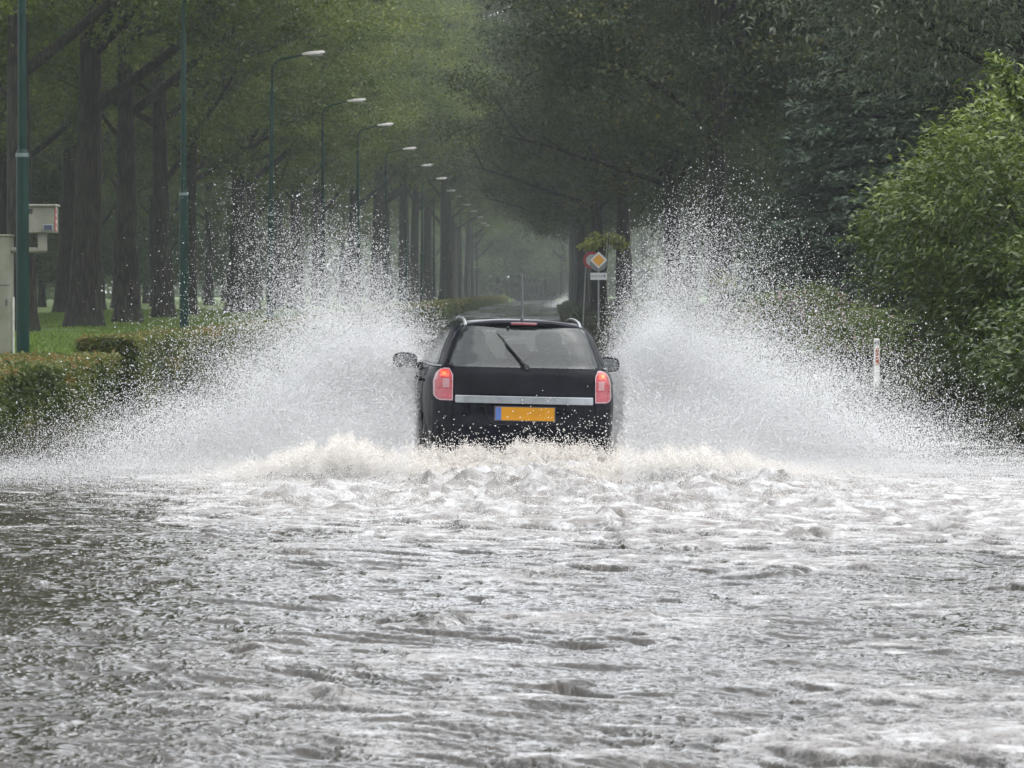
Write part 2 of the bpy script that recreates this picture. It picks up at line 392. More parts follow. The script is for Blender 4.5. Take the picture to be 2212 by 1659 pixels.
def tree_meshes(kind, seed, H, r0, limbs, crown_lo, leafmat, barkmat, ncl=420, nper=150, lsize=.14, aspect=.7, cr=6.5, lean=0.0, sig=(.62, .62, .34), n_extra=9, droop=.3, low_frac=.0, off=0.0):
    r = random.Random(seed); mb = MB(); tips = []
    # trunk
    pts = []; rad = []
    for i in range(15):
        t = i / 14; z = H * .86 * t
        pts.append((lean * z * (1 - .3 * t) + .12 * math.sin(3.1 * t + seed), .1 * math.sin(4.2 * t + seed * 2), z - .25 if i == 0 else z)); rad.append(r0 * (1 - .78 * t ** 1.1))
    zz = [0.0, .25, .6, 1.2, 2.2]
    base = [(lean * z + .12 * math.sin(seed), .1 * math.sin(seed * 2), z - .3 if z == 0 else z) for z in zz]
    rb = [r0 * 1.62, r0 * 1.36, r0 * 1.18, r0 * 1.07, r0]
    P_ = base + [q for q in pts if q[2] > 2.6]; Rr = rb + [rad[i] for i, q in enumerate(pts) if q[2] > 2.6]
    mb.tube(P_, Rr, 14)
    def at(z):
        for a_, b_ in zip(P_, P_[1:]):
            if a_[2] <= z <= b_[2]:
                f_ = (z - a_[2]) / (b_[2] - a_[2] + 1e-6); return Vector(a_).lerp(Vector(b_), f_)
        return Vector(P_[-1])
    lst = list(limbs)
    for k in range(n_extra):
        z = crown_lo + (H * .8 - crown_lo) * (k + r.random()) / n_extra
        t = z / H; lst.append((z, r.uniform(0, 6.28), R(r.uniform(15, 50)), cr * (1.05 - .5 * t) * r.uniform(.8, 1.1), r0 * (.5 - .3 * t), .25))
    for (z, az, el_, L, rr_, cv) in lst:
        pp = limb_path(at(z), az, el_, L, cv, r.random()); n_ = len(pp)
        mb.tube(pp, [rr_ * (1 - .85 * i / (n_ - 1)) for i in range(n_)], 8)
        for j in range(4 if L > 9 else 3, n_): tips.append(pp[j])
        for j in range(2, n_ - 1):
            for q in range(2):
                sp = limb_path(pp[j], az + r.uniform(-1.3, 1.3), el_ + r.uniform(-.5, .6), L * r.uniform(.22, .42), .1, r.random(), 4)
                mb.tube(sp, [rr_ * .33, rr_ * .25, rr_ * .18, rr_ * .11, rr_ * .05], 5, False); tips += sp[2:]
    tm = mb.mesh('trunk', barkmat, True, 60)
    g_ = np.random.default_rng(seed + 5)
    tp = np.array([list(q) for q in tips])
    idx = g_.integers(0, len(tp), int(ncl * .6)); C1 = tp[idx] + g_.standard_normal((len(idx), 3)) * [.7, .7, .5]
    # outer shell of the crown
    k = ncl - len(idx); th = g_.uniform(0, 2 * np.pi, k); cz = crown_lo + (H - crown_lo) * g_.uniform(low_frac and 0 or .02, 1, k) ** .9
    t = (cz - crown_lo) / (H - crown_lo); prof = np.clip(np.sin(np.pi * (t * .82 + .14)), .12, 1)
    rr_ = cr * prof * (1 + .16 * np.sin(3 * th + seed)) * g_.uniform(.55, 1, k) ** .6
    C2 = np.stack([np.cos(th) * rr_ + lean * cz + off * np.clip(t * 3, 0, 1), np.sin(th) * rr_, cz - .12 * rr_], -1)
    C = np.concatenate([C1, C2]); C = C[C[:, 2] > crown_lo * .72]
    P, tn = clusters(C, nper, sig, seed + 9)
    Vv, Fq, tt = leaf_arrays(P, lsize, aspect, .35, droop, seed + 3, tn)
    cm = np_mesh('crown', Vv, Fq, leafmat, False, {'tone': tt})
    return tm, cm

pi = math.pi
VAR = {}
# poplars of the avenue: big limbs reaching over the road (towards +x)
VAR['p0'] = tree_meshes('p', 1, 23, .47, [(6.6, R(20), R(36), 10.5, .21, .2), (8.2, R(-25), R(42), 8, .15, .3), (9.5, R(170), R(40), 7, .13, .3)], 8.2, M['poplar_leaf'], M['bark'], 640, 150, .155, sig=(.42, .42, .24), cr=8.2, off=1.8, lean=.035)
VAR['p1'] = tree_meshes('p', 2, 24, .42, [(7.4, R(10), R(38), 10.5, .19, .15), (6.4, R(150), R(46), 6, .10, .3), (10, R(-40), R(40), 8, .13, .3)], 9.0, M['poplar_leaf'], M['bark'], 640, 150, .155, sig=(.42, .42, .24), cr=8.2, off=1.8, lean=.01)
VAR['p2'] = tree_meshes('p', 3, 22, .40, [(5.4, R(-15), R(50), 8, .14, .1), (8.0, R(40), R(34), 9, .14, .25), (9.0, R(200), R(36), 7, .12, .3)], 7.6, M['poplar_leaf'], M['bark'], 640, 150, .155, sig=(.42, .42, .24), cr=8.2, off=1.8, lean=-.005)
VAR['p3'] = tree_meshes('p', 4, 23, .38, [(7.0, R(0), R(30), 9.5, .14, .3), (8.6, R(60), R(40), 8, .12, .3), (7.6, R(215), R(46), 6, .1, .2)], 7.2, M['poplar_leaf'], M['bark'], 640, 150, .16, sig=(.42, .42, .24), cr=8.0, off=1.8, lean=.02)
# background woodland trees, leafy to low down
VAR['b0'] = tree_meshes('b', 11, 20, .28, [], 2.4, M['back_leaf'], M['bark'], 480, 120, .20, cr=5.0, n_extra=12)
VAR['b1'] = tree_meshes('b', 12, 17, .22, [], 1.6, M['back_leaf'], M['bark'], 480, 120, .20, cr=4.6, n_extra=12)
VAR['e0'] = tree_meshes('b', 15, 18, .25, [], 2.0, M['mist_leaf'], M['bark'], 300, 110, .24, cr=4.8, n_extra=10)
# right-hand trees
VAR['m0'] = tree_meshes('m', 21, 17, .36, [(5.0, R(170), R(22), 6.5, .13, -.2), (5.6, R(60), R(45), 5, .12, .2), (4.8, R(-60), R(40), 5, .1, .1)], 4.6, M['maple_leaf'], M['bark_dark'], 560, 170, .13, .75, cr=5.6, n_extra=12, sig=(.6, .6, .24), droop=.6)
VAR['m1'] = tree_meshes('m', 22, 18, .34, [(6.0, R(190), R(30), 6, .12, -.3), (6.6, R(20), R(40), 5, .1, .2)], 5.2, M['maple_leaf'], M['bark_dark'], 560, 170, .14, .7, cr=5.8, n_extra=12, sig=(.65, .65, .24), droop=.6)
VAR['w0'] = tree_meshes('w', 31, 13, .22, [(4.5, R(175), R(25), 4.0, .08, -.4), (4.0, R(230), R(30), 4.2, .08, -.4)], 4.6, M['willow_leaf'], M['bark_dark'], 420, 190, .14, .28, cr=4.3, n_extra=12, sig=(.55, .55, .3), droop=1.2)

def spruce_meshes(seed, H, Rb):
    r = np.random.default_rng(seed); mb = MB()
    mb.tube([(0, 0, -.3), (0, 0, .5), (0, 0, H * .5), (0, 0, H)], [.26, .2, .13, .02], 10)
    Vs = []; Ts = []; Ds = []; z = .6
    while z < H - .4:
        t = z / H; L0 = Rb * (1 - t) ** .8 + .25; nb_ = int(7 + 4 * (1 - t)); off = r.uniform(0, 6)
        for k in range(nb_):
            az_ = off + 2 * pi * k / nb_ + r.normal(0, .15); L = L0 * r.uniform(.75, 1.12)
            s = np.linspace(0, 1, 7); ca, sa = math.cos(az_), math.sin(az_)
            pz = z + .25 * L * s - .55 * L * s ** 2 + .22 * L * s ** 4
            pts = np.stack([ca * L * s, sa * L * s, pz], -1)
            mb.tube([tuple(q) for q in pts[:6]], [.03, .026, .022, .017, .012, .006], 4, False)
            nn = int(90 * L + 30); u = r.uniform(.18, 1, nn) ** .8
            ct = np.stack([ca * L * u, sa * L * u, np.interp(u, s, pz)], -1)
            side = np.array([-sa, ca, 0]); wv = r.normal(0, .17, nn) * L * .9 * (1.1 - .7 * u)
            ct = ct + side * wv[:, None] + np.array([0, 0, -1]) * (np.abs(wv) * .35 + r.exponential(.07, nn))[:, None]
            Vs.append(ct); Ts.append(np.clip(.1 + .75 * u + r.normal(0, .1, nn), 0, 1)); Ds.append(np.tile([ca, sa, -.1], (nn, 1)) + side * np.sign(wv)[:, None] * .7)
        z += .42 + .12 * t
    P = np.concatenate(Vs); tt = np.concatenate(Ts); D = np.concatenate(Ds)
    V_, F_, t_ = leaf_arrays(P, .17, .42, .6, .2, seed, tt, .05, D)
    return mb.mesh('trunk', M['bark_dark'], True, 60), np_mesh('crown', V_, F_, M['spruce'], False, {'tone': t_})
VAR['s0'] = spruce_meshes(41, 13, 3.6)
VAR['s1'] = spruce_meshes(42, 10, 3.3)

def tree(name, label, cat, var, x, Y, rz=0.0, sc=1.0, group=None, sxy=None):
    e = empty(name, (x, Y, float(ground_z(np.array(x), np.array(Y))) - .02), rz); e.scale = (sxy or sc, sxy or sc, sc)
    tag(e, label, cat, group)
    link('trunk', VAR[var][0], e); link('crown', VAR[var][1], e); return e

ORD = ['first', 'second', 'third', 'fourth', 'fifth', 'sixth', 'seventh', 'eighth', 'ninth', 'tenth', 'eleventh', 'twelfth', 'thirteenth', 'fourteenth', 'fifteenth', 'sixteenth', 'seventeenth', 'eighteenth', 'nineteenth', 'twentieth', 'twenty-first', 'twenty-second', 'twenty-third', 'twenty-fourth', 'twenty-fifth', 'twenty-sixth']
def lat(px, Y): return (px - VX) / F * Y
# front row along the hedge, measured from the photograph (px at the foot, distance)
row = [(35, 106, 'p1', 0, 1, 'tall poplar with mossy trunk standing behind the nearest lamp post'),
       (172, 118, 'p0', 0, 1.05, 'thickest poplar with broad flared foot between the two nearest lamp posts'),
       (268, 132, 'p1', .1, 1, 'straight poplar with flared foot just left of the second lamp post'),
       (352, 150, 'p2', 0, 1, 'poplar with forked trunk directly behind the second lamp post'),
       (412, 163, 'p3', .3, .85, 'slimmer pale poplar just right of the second lamp post'),
       (503, 178, 'p0', .15, .9, 'dark poplar between the second lamp post and third lamp post'),
       (546, 195, 'p2', -.2, .85, 'slim poplar close beside the third lamp post'),
       (600, 210, 'p3', 0, .95, 'poplar rising behind the edge of the left spray plume'),
       (636, 226, 'p1', .2, 1, 'poplar between the third lamp post and fourth lamp post')]
for i, (px, Y, v, rz, sc, lb) in enumerate(row):
    tree('poplar_tree', lb, 'tree', v, lat(px, Y), Y, rz, sc, 'poplars lining the left verge')
rr = random.Random(5); Yq = 243
k = 0
while Yq < 560:
    tree('poplar_tree', f'hazy {ORD[k]} poplar beyond the fourth lamp post along the left verge', 'tree', 'p%d' % rr.randrange(4), -15.6 + min(4, (Yq - 240) / 30) + rr.uniform(-.8, .8), Yq, rr.uniform(-.4, .4), rr.uniform(.95, 1.08) * (1.0 + .25 * min(1, max(0, (Yq - 240) / 100))), 'poplars lining the left verge')
    Yq += 17 + Yq * .012; k += 1
tree('poplar_tree', 'misty poplar leaning farthest over the road where the canopies meet', 'tree', 'p1', -8.6, 300, .1, 1.3, 'poplars lining the left verge')
# second row
Yq = 122; k = 0
while Yq < 460:
    tree('poplar_tree', f'{ORD[k]} poplar of the second row deeper in the left woodland', 'tree', 'p%d' % rr.randrange(4), -24.5 + rr.uniform(-1.6, 1.6), Yq, rr.uniform(-.8, .8), rr.uniform(.75, .95), 'second row of poplars on the left')
    Yq += 15 + Yq * .03; k += 1
# leafy understory behind
Yq = 128; k = 0
while Yq < 430:
    for j, xo in enumerate((-32, -41)):
        tree('woodland_tree', f'{ORD[k]} low leafy tree in the {"inner" if j == 0 else "deepest"} belt of the left woodland', 'tree', 'b%d' % rr.randrange(2), xo + rr.uniform(-2, 2), Yq + j * 7, rr.uniform(0, 6), rr.uniform(.8, 1.1), 'leafy trees at the back of the left woodland')
    Yq += 13 + Yq * .03; k += 1
# far end of the avenue
fe = [(-12, 590), (-5, 600), (2, 590), (8, 605), (-19, 600), (15, 600), (-26, 595), (-9, 640), (-1, 640), (6, 640)]
for k, (x, Y) in enumerate(fe):
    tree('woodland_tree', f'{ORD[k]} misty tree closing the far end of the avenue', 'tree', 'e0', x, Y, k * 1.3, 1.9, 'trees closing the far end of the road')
# trees out of the lens on the near left, whose crowns darken the water
tree('poplar_tree', 'roadside poplar with crown leaning over the near left water', 'tree', 'p3', -13.5, 40, .2, .9, 'poplars lining the left verge')
tree('poplar_tree', 'roadside poplar standing left beyond the cabinet', 'tree', 'p0', -15, 62, -.1, .95, 'poplars lining the left verge')
tree('poplar_tree', 'roadside poplar left of the near hedge', 'tree', 'p2', -15.5, 84, .1, 1, 'poplars lining the left verge')

# the avenue goes on behind the camera
for k, (x, Y, v) in enumerate([(-9, -22, 'p0'), (-10, -48, 'p2'), (8.5, -24, 'm1'), (9, -44, 'm0'), (1.5, -95, 'b0'), (-5, -90, 'b1'), (6, -100, 'b0'), (10, -70, 'b1')]):
    tree('roadside_tree', f'{ORD[k]} roadside tree standing behind the photographer', 'tree', v, x, Y, k * 1.7, 1.1 if v[0] != 'b' else 1.5, 'roadside trees behind the photographer')
# right side
tree('maple_tree', 'tall dark tree with one thick straight trunk above the right spray', 'tree', 'm1', lat(1555, 104), 104, .3, 1.0, 'broadleaf trees along the right verge')
tree('maple_tree', 'dark tree forking low between the sign and the tall straight trunk', 'tree', 'm0', lat(1450, 132), 132, 0, 1.0, 'broadleaf trees along the right verge')
tree('maple_tree', 'thick trunked tree directly right of the priority road sign', 'tree', 'm1', lat(1348, 165), 165, 2.0, 1.08, 'broadleaf trees along the right verge')
tree('maple_tree', 'dark trunked tree standing right behind the round red sign', 'tree', 'm0', lat(1287, 188), 188, .4, 1.1, 'broadleaf trees along the right verge')
Yq = 232; k = 0
while Yq < 430:
    tree('maple_tree', f'{ORD[k]} dark tree at the right road edge beyond the signs', 'tree', 'm%d' % (k % 2), 1.75 + rr.uniform(-.1, .3) + (k > 0) * .6, Yq, rr.uniform(-.5, .5), rr.uniform(1.0, 1.15) * (1 + .45 * min(1, (Yq - 230) / 90)), 'broadleaf trees along the right verge')
    Yq += 18 + Yq * .03; k += 1
for k, (x, Y, v) in enumerate([(10, 150, 'm1'), (9, 190, 'b0'), (14, 175, 'b1'), (9, 235, 'm0'), (15, 120, 'b0'), (21, 135, 'b1'), (14, 215, 'b0'), (18, 98, 'b0')]):
    tree('garden_tree', f'{ORD[k]} leafy tree in the dark garden behind the right verge trees', 'tree', v, x, Y, k * 1.1, 1.05, 'trees in the gardens on the right')
tree('willow_tree', 'narrow leaved tree whose feathery sprays hang over the dark spruces', 'tree', 'w0', 8.6, 66, 2.4, 1.1)
tree('spruce_tree', 'blue green spruce with drooping layered boughs beside the laurel bush', 'spruce', 's0', 8.9, 76, .4, 1.0, 'spruces on the right bank')
tree('spruce_tree', 'broad dark spruce behind the white marker post', 'spruce', 's1', 8.0, 86, 1.7, 1.15, 'spruces on the right bank')
tree('spruce_tree', 'tallest spruce in the upper right corner above the laurel bush', 'spruce', 's0', 12.2, 72, 3.0, 1.15, 'spruces on the right bank')
tree('spruce_tree', 'shaded spruce between the straight trunk and the feathery tree', 'spruce', 's0', 8.2, 103, 2.2, .9, 'spruces on the right bank')

def wood(x0, x1, y0, y1, h, n_, seed, label):
    g_ = np.random.default_rng(seed); C = np.stack([g_.uniform(x0, x1, n_), g_.uniform(y0, y1, n_), g_.uniform(0, 1, n_) ** 1.6 * h], -1)
    C[:, 2] *= .8 + .2 * np.sin(C[:, 0] * .3 + C[:, 1] * .13)
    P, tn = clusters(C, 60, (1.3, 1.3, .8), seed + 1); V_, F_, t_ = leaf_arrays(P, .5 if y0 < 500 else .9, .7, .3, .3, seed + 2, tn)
    V_[:, 2] = np.maximum(V_[:, 2], 0); o_ = link('woodland', np_mesh('woodland', V_, F_, M['back_leaf' if y0 < 500 else 'mist_leaf'], False, {'tone': t_})); tag(o_, label, 'woodland', kind='stuff')
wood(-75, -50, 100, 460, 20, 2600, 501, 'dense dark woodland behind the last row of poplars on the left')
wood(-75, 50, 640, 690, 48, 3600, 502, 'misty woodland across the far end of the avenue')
wood(22, 40, 90, 420, 18, 1700, 503, 'dense dark garden woodland behind the right verge trees')
# bushes: leafy shells round a blobby body
def bush_mesh(name, c, rad, n, lsize, aspect, mat, seed, droop=.3, stretch=None, up=.3, tone=(.2, .8)):
    r = np.random.default_rng(seed)
    k = max(6, n // 70); d = r.standard_normal((k, 3)); d /= np.linalg.norm(d, axis=1)[:, None]; d[:, 2] = np.abs(d[:, 2]) * 1.1 - .25
    lump = 1 + .13 * np.sin(d[:, 0] * 7 + seed) + .11 * np.sin(d[:, 1] * 9) + .09 * np.sin(d[:, 2] * 11 + 2)
    C = d * np.array(rad) * (lump * r.uniform(.55, 1.0, k) ** .45)[:, None]
    P, tn = clusters(C, 70, (.17 * rad[0] ** .5, .17 * rad[0] ** .5, .13 * rad[2] ** .5), seed + 1, r.uniform(*tone, k))
    dirs = P / (np.linalg.norm(P, axis=1)[:, None] + 1e-6)
    V_, F_, t_ = leaf_arrays(P, lsize, aspect, up, droop, seed + 2, tn, .12, dirs)
    return np_mesh(name, V_ + np.array([0, 0, 0]), F_, mat, False, {'tone': t_})

def stem_mesh(h, n, spread, mat, seed, r0=.05):
    r = random.Random(seed); mb = MB()
    for k in range(n):
        a = r.uniform(0, 6.28); s = spread * r.uniform(.3, 1)
        mb.tube([(0.1 * math.cos(a), .1 * math.sin(a), -.2), (s * .4 * math.cos(a), s * .4 * math.sin(a), h * .4), (s * math.cos(a), s * math.sin(a), h)], [r0, r0 * .7, r0 * .25], 6, False)
    return mb.mesh('stems', mat, True)

def bush(name, label, cat, x, Y, zc, rad, n, lsize, aspect, mat, seed, group=None, **kw):
    z0 = float(ground_z(np.array(x), np.array(Y)))
    e = empty(name, (x, Y, z0)); tag(e, label, cat, group)
    f_ = link('foliage', bush_mesh('foliage', None, rad, n, lsize, aspect, mat, seed, **kw), e); f_.location = (0, 0, zc - z0)
    link('stems', stem_mesh(zc, 7, min(rad[0], rad[1]) * .6, M['bark_dark'], seed), e)
    return e

# big laurel on the right bank: several lobes in one plant
e = empty('laurel_bush', (6.8, 46, .2)); tag(e, 'tall bright green laurel bush overhanging the right edge of the water', 'bush')
r_ = np.random.default_rng(77); Pl = []; Tl = []; Dl = []
for (cx, cy, cz, a_, b_, c_, n_) in [(8.1, 47.5, 2.2, 2.3, 3.0, 1.75, 420), (7.6, 45.5, 1.2, 1.9, 2.6, 1.3, 240), (9.5, 48, 2.55, 2.0, 2.6, 1.4, 220), (7.9, 50, .7, 1.9, 3.0, 1.0, 180), (7.5, 42.5, .7, 1.8, 2.4, .95, 240), (6.6, 48, 2.0, 1.3, 2.2, 1.0, 130), (10.4, 44, 1.8, 2.6, 2.6, 1.7, 160)]:
    cx -= 1.15 - .5 * (cz < 1.5); cz += .35 * (cz > 1.5); a_ *= 1.05; c_ *= 1.1
    d_ = r_.standard_normal((n_, 3)); d_ /= np.linalg.norm(d_, axis=1)[:, None]
    C = np.array([cx, cy, cz]) + d_ * [a_, b_, c_] * (r_.uniform(.6, 1.06, n_) ** .5)[:, None]
    keep = C[:, 2] > .0; C = C[keep]; d_ = d_[keep]
    P, tn = clusters(C, 75, (.17, .17, .13), int(cx * 10), np.clip(.15 + .16 * C[:, 2] + r_.normal(0, .1, len(C)), .05, .85))  # leaf tone rises with height, the shade low down put into the colour
    Pl.append(P); Tl.append(tn); Dl.append(np.repeat(d_, 75, 0))
for k in range(420):                                   # arching shoots that break the outline
    a0 = r_.integers(0, len(Pl)); q0 = Pl[a0][r_.integers(0, len(Pl[a0]))]
    if q0[2] < .9: continue
    dd = np.array([q0[0] - 6.9, (q0[1] - 46.5) * .5, (q0[2] - 1.6) * 1.0 + .4]); dd /= np.linalg.norm(dd); L_ = r_.uniform(.2, .55); s_ = np.linspace(.1, 1, 22)
    pt = q0 + dd * (s_ * L_)[:, None] + np.array([0, 0, -.35]) * (s_ ** 2 * L_)[:, None] + r_.normal(0, .025, (22, 3))
    Pl.append(pt); Tl.append(np.clip(.5 + .3 * s_ + r_.normal(0, .1, 22), 0, 1)); Dl.append(np.tile(dd, (22, 1)))
P = np.concatenate(Pl); P[:, 2] = np.maximum(P[:, 2], .02)
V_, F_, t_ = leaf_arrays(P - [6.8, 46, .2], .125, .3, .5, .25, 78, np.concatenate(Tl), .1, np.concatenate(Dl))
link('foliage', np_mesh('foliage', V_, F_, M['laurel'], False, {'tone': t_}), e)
link('stems', stem_mesh(2.6, 16, 1.8, M['bark_dark'], 5), e)

bush('green_shrub', 'pale green flowering shrub behind the right spray plume', 'shrub', lat(1745, 74), 74, .9, (1.3, 1.2, .9), 6000, .11, .5, M['shrub_leaf'], 101, tone=(.3, .95))
bush('yellow_shrub', 'yellow green shrub left above the white marker post', 'shrub', lat(1865, 66), 66, .75, (.8, .8, .75), 4500, .12, .25, M['shrub_leaf'], 102, tone=(.4, .8))
bush('dark_shrub', 'dark shrub on the bank directly behind the marker post', 'shrub', lat(1960, 70), 70, .5, (1.9, 1.4, .9), 7000, .1, .45, M['maple_leaf'], 103)
bush('gold_shrub', 'small golden leaved branchy shrub above the priority road sign', 'shrub', lat(1300, 140), 140, 3.45, (.85, .5, .38), 900, .17, .45, M['gold_leaf'], 104, tone=(.0, .5), droop=1.0)
bush('conical_shrub', 'slim yellow green conifer seen through the right spray', 'shrub', lat(1562, 92), 92, 1.2, (.3, .3, 1.0), 2500, .1, .4, M['gold_leaf'], 105, tone=(.1, .6))
bush('dark_shrub', 'low dark shrub between the car spray and the forked tree', 'shrub', lat(1640, 88), 88, .6, (1.6, 1.2, 1.0), 6000, .12, .5, M['maple_leaf'], 106)
bush('dark_shrub', 'low ivy covered shrub under the laurel at the water edge', 'shrub', 6.3, 52, .15, (1.2, 3.0, .55), 7000, .09, .6, M['maple_leaf'], 107)
bush('green_shrub', 'green garden shrub between the straight trunk and pale shrub', 'shrub', lat(1420, 112), 112, .7, (1.0, 1.0, .9), 5000, .12, .5, M['shrub_leaf'], 108, tone=(.15, .6))

# ivy and undergrowth on the right bank, grass blades on the left: stuff
def blades(name, x0, x1, y0, y1, n, h, mat, seed, label=None):
    r = np.random.default_rng(seed); x = r.uniform(x0, x1, n); Y = y0 + (y1 - y0) * r.uniform(0, 1, n) ** 1.5
    z = ground_z(x, Y); P = np.stack([x, Y, z], -1); d = np.tile([0, 0, 1.0], (n, 1))
    hh = h * r.uniform(.5, 1.2, n); a = r.uniform(0, 2 * pi, n); s = np.stack([np.cos(a), np.sin(a), 0 * a], -1) * (.18 * hh + .004)[:, None]
    tip = P + d * hh[:, None] + r.standard_normal((n, 3)) * [.4, .4, 0] * hh[:, None]
    V_ = np.stack([P - s, P + s, tip], 1).reshape(-1, 3)
    o = link(name, np_mesh(name, V_, np.arange(3 * n).reshape(n, 3), mat, False, {'tone': np.repeat(r.uniform(0, .9, n), 3)})); tag(o, label, 'grass', kind='stuff')
M['grass_blade'] = leaf_mat('grass_blade', [(.06, .10, .016), (.12, .19, .028), (.18, .26, .04), (.23, .27, .07)], .03)
M['weed_blade'] = leaf_mat('weed_blade', [(.012, .016, .006), (.025, .032, .011), (.05, .055, .02), (.09, .08, .03)], .03)
blades('grass', -24, -7.6, 60, 200, 150000, .13, M['grass_blade'], 61, 'short green grass under the poplars')
blades('bank_grass', .6, 9, 40, 330, 130000, .3, M['weed_blade'], 62, 'rough grass and weeds along the right bank')

# hedges
def hedge(label, x0, x1, y0, y1, top, n, seed, lsize=.06, zb=0.0):
    r = np.random.default_rng(seed); e = empty('clipped_hedge', ((x0 + x1) / 2, y0, 0)); tag(e, label, 'hedge', 'clipped hedges along the left kerb')
    L = y1 - y0; w_ = x1 - x0
    # leaves on the five faces, and loose inside
    def face(m_, f):
        a, b, jit = r.uniform(0, 1, m_), r.uniform(0, 1, m_), np.abs(r.normal(0, .05, m_)); return f(a, b, jit)
    bias = lambda a: a ** 1.6
    zt = lambda Y_: top(Y_); zg = lambda Y_: road_z(Y_) - .0
    A = []
    def side(a, b, j):
        Y_ = y0 + L * bias(a); g0 = zg(Y_); return np.stack([x1 - j + .03 * np.sin(Y_ * 2.3) + .05 * np.sin(Y_ * .9 + b * 3), Y_, g0 + (zt(Y_) - g0) * b], -1)
    def topf(a, b, j):
        Y_ = y0 + L * bias(a); return np.stack([x0 + w_ * b, Y_, zt(Y_) - j + .03 * np.sin(Y_ * 3.1 + b * 4)], -1)
    def endf(a, b, j):
        Y_ = y0 + j; g0 = zg(Y_); return np.stack([x0 + w_ * a, Y_, g0 + (zt(Y_) - g0) * b], -1)
    P = np.concatenate([face(int(n * .55), side), face(int(n * .3), topf), face(int(n * .12), endf)])
    P = P + r.standard_normal(P.shape) * .02
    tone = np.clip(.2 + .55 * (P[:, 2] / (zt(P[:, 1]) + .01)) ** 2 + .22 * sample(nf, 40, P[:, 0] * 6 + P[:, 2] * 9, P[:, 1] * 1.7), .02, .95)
    sz = lsize * (P[:, 1] / y0) ** .7
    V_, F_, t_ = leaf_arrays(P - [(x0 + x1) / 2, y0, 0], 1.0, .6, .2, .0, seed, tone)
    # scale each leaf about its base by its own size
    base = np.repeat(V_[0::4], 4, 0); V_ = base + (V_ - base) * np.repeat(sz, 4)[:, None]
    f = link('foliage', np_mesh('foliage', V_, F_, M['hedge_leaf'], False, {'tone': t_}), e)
    mb = MB(); Ys = np.linspace(y0 + .1, y1, 40); rows = []
    for Y_ in Ys:
        g0 = float(zg(Y_)) - .1; t0 = float(zt(Y_)) - .07
        rows.append([(x0 + .08, g0), (x0 + .08, t0), (x1 - .09, t0), (x1 - .09, g0)])
    vs = [(a - (x0 + x1) / 2, Y_ - y0, b) for Y_, rw in zip(Ys, rows) for a, b in rw]; fs = [(3, 2, 1, 0)]
    for i in range(len(Ys) - 1):
        for k in range(4): j = (k + 1) % 4; fs.append((i * 4 + k, i * 4 + j, (i + 1) * 4 + j, (i + 1) * 4 + k))
    mb.add(vs, fs); mb.build('twigs', M['twigs'], e)
    return e
M['twigs'] = simple('twigs', (.03, .028, .015), .8, scale=18, bump=.8, dirt=(.01, .012, .006))
hedge('low rust tipped hedge filling the left edge in front of the grass', -8.0, -6.35, 34, 54.2, lambda Y_: .70 + 0 * Y_, 90000, 201, .055)
hedge('taller long hedge starting beside the low hedge and running away along the road', -7.0, -6.2, 54.8, 520, lambda Y_: np.interp(Y_, [50, 100, 200, 400], [.93, .93, 1.1, 1.2]), 150000, 202, .06)

# ------------------------------------------------------------------ street lamps
def lamp_meshes():
    mb = MB(); mb.tube([(0, 0, -.3), (0, 0, 3.6), (0, 0, 3.68), (0, 0, 3.72)], [.103, .098, .088, .066], 14)
    mb.tube([(0, 0, 3.68), (0, 0, 7.25), (0, 0, 7.33)], [.068, .058, .03], 12)
    pole = mb.mesh('pole', M['pole'], True)
    mb = MB(); mb.tube([(0, 0, 3.60), (0, 0, 3.66)], [.108, .104], 14); collar = mb.mesh('collar', M['collar'], True)
    mb = MB(); pts = [(0, 0, 7.25)] + [(0, 0, 7.85)] + [(.38 - .38 * math.cos(t), 0, 7.85 + .38 * math.sin(t) * .95) for t in [R(a) for a in (15, 30, 45, 60, 72)]] + [(.62, 0, 8.28), (.92, 0, 8.35)]
    mb.tube(pts, [.036] * 2 + [.033] * 7, 10); arm = mb.mesh('arm', M['pole'], True)
    mb = MB()
    sec = [(.88, .05, .05), (.95, .09, .075), (1.1, .13, .10), (1.35, .14, .11), (1.5, .12, .09), (1.56, .07, .04)]
    vs = []
    for (x, hw, hh) in sec:
        z = 8.35 + (x - .9) * .10
        for (a, b) in [(-1, -.35), (-.8, .35), (-.4, .6), (.4, .6), (.8, .35), (1, -.35)]: vs.append((x, a * hw, z + b * hh))
    fs = [tuple(range(6)), tuple(reversed(range(len(vs) - 6, len(vs))))]
    for i in range(len(sec) - 1):
        for k in range(6): j = (k + 1) % 6; fs.append((i * 6 + j, i * 6 + k, (i + 1) * 6 + k, (i + 1) * 6 + j))
    mb.add(vs, fs); head = mb.mesh('lamp_head', M['lamp_metal'], True, 50)
    mb = MB(); mb.box((1.27, 0, 8.33), (.46, .2, .07), .03); diff = mb.mesh('lamp_glass', M['lamp_glass'], True)
    return pole, collar, arm, head, diff
LM = lamp_meshes()
LY = [58 + 25.5 * i for i in range(15)]
names = ['nearest green lamp post at the left edge in front of the camera box', 'second nearest green lamp post standing left of the spray', 'third green lamp post, nearest whose white lamp head shows', 'fourth green lamp post, its white head second highest in the picture']
for i, Y in enumerate(LY):
    e = empty('street_lamp', (-8.28, Y, float(ground_z(np.array(-8.28), np.array(Y)))), R(-2 if i % 3 else 3)); 
    e.rotation_euler[1] = R([0, 0, .6, 0, -.5][i % 5]); e.scale = (1, 1, [1, 1, 1, .985, 1.01][i % 5])
    tag(e, names[i] if i < 4 else f'{ORD[i]} green lamp post counted along the hedge into the mist', 'street lamp', 'green street lamps along the left verge')
    for nm, me in zip(('pole', 'collar', 'arm', 'lamp_head'), LM[:4]): h = link(nm, me, e)
    link('lamp_glass', LM[4], h)

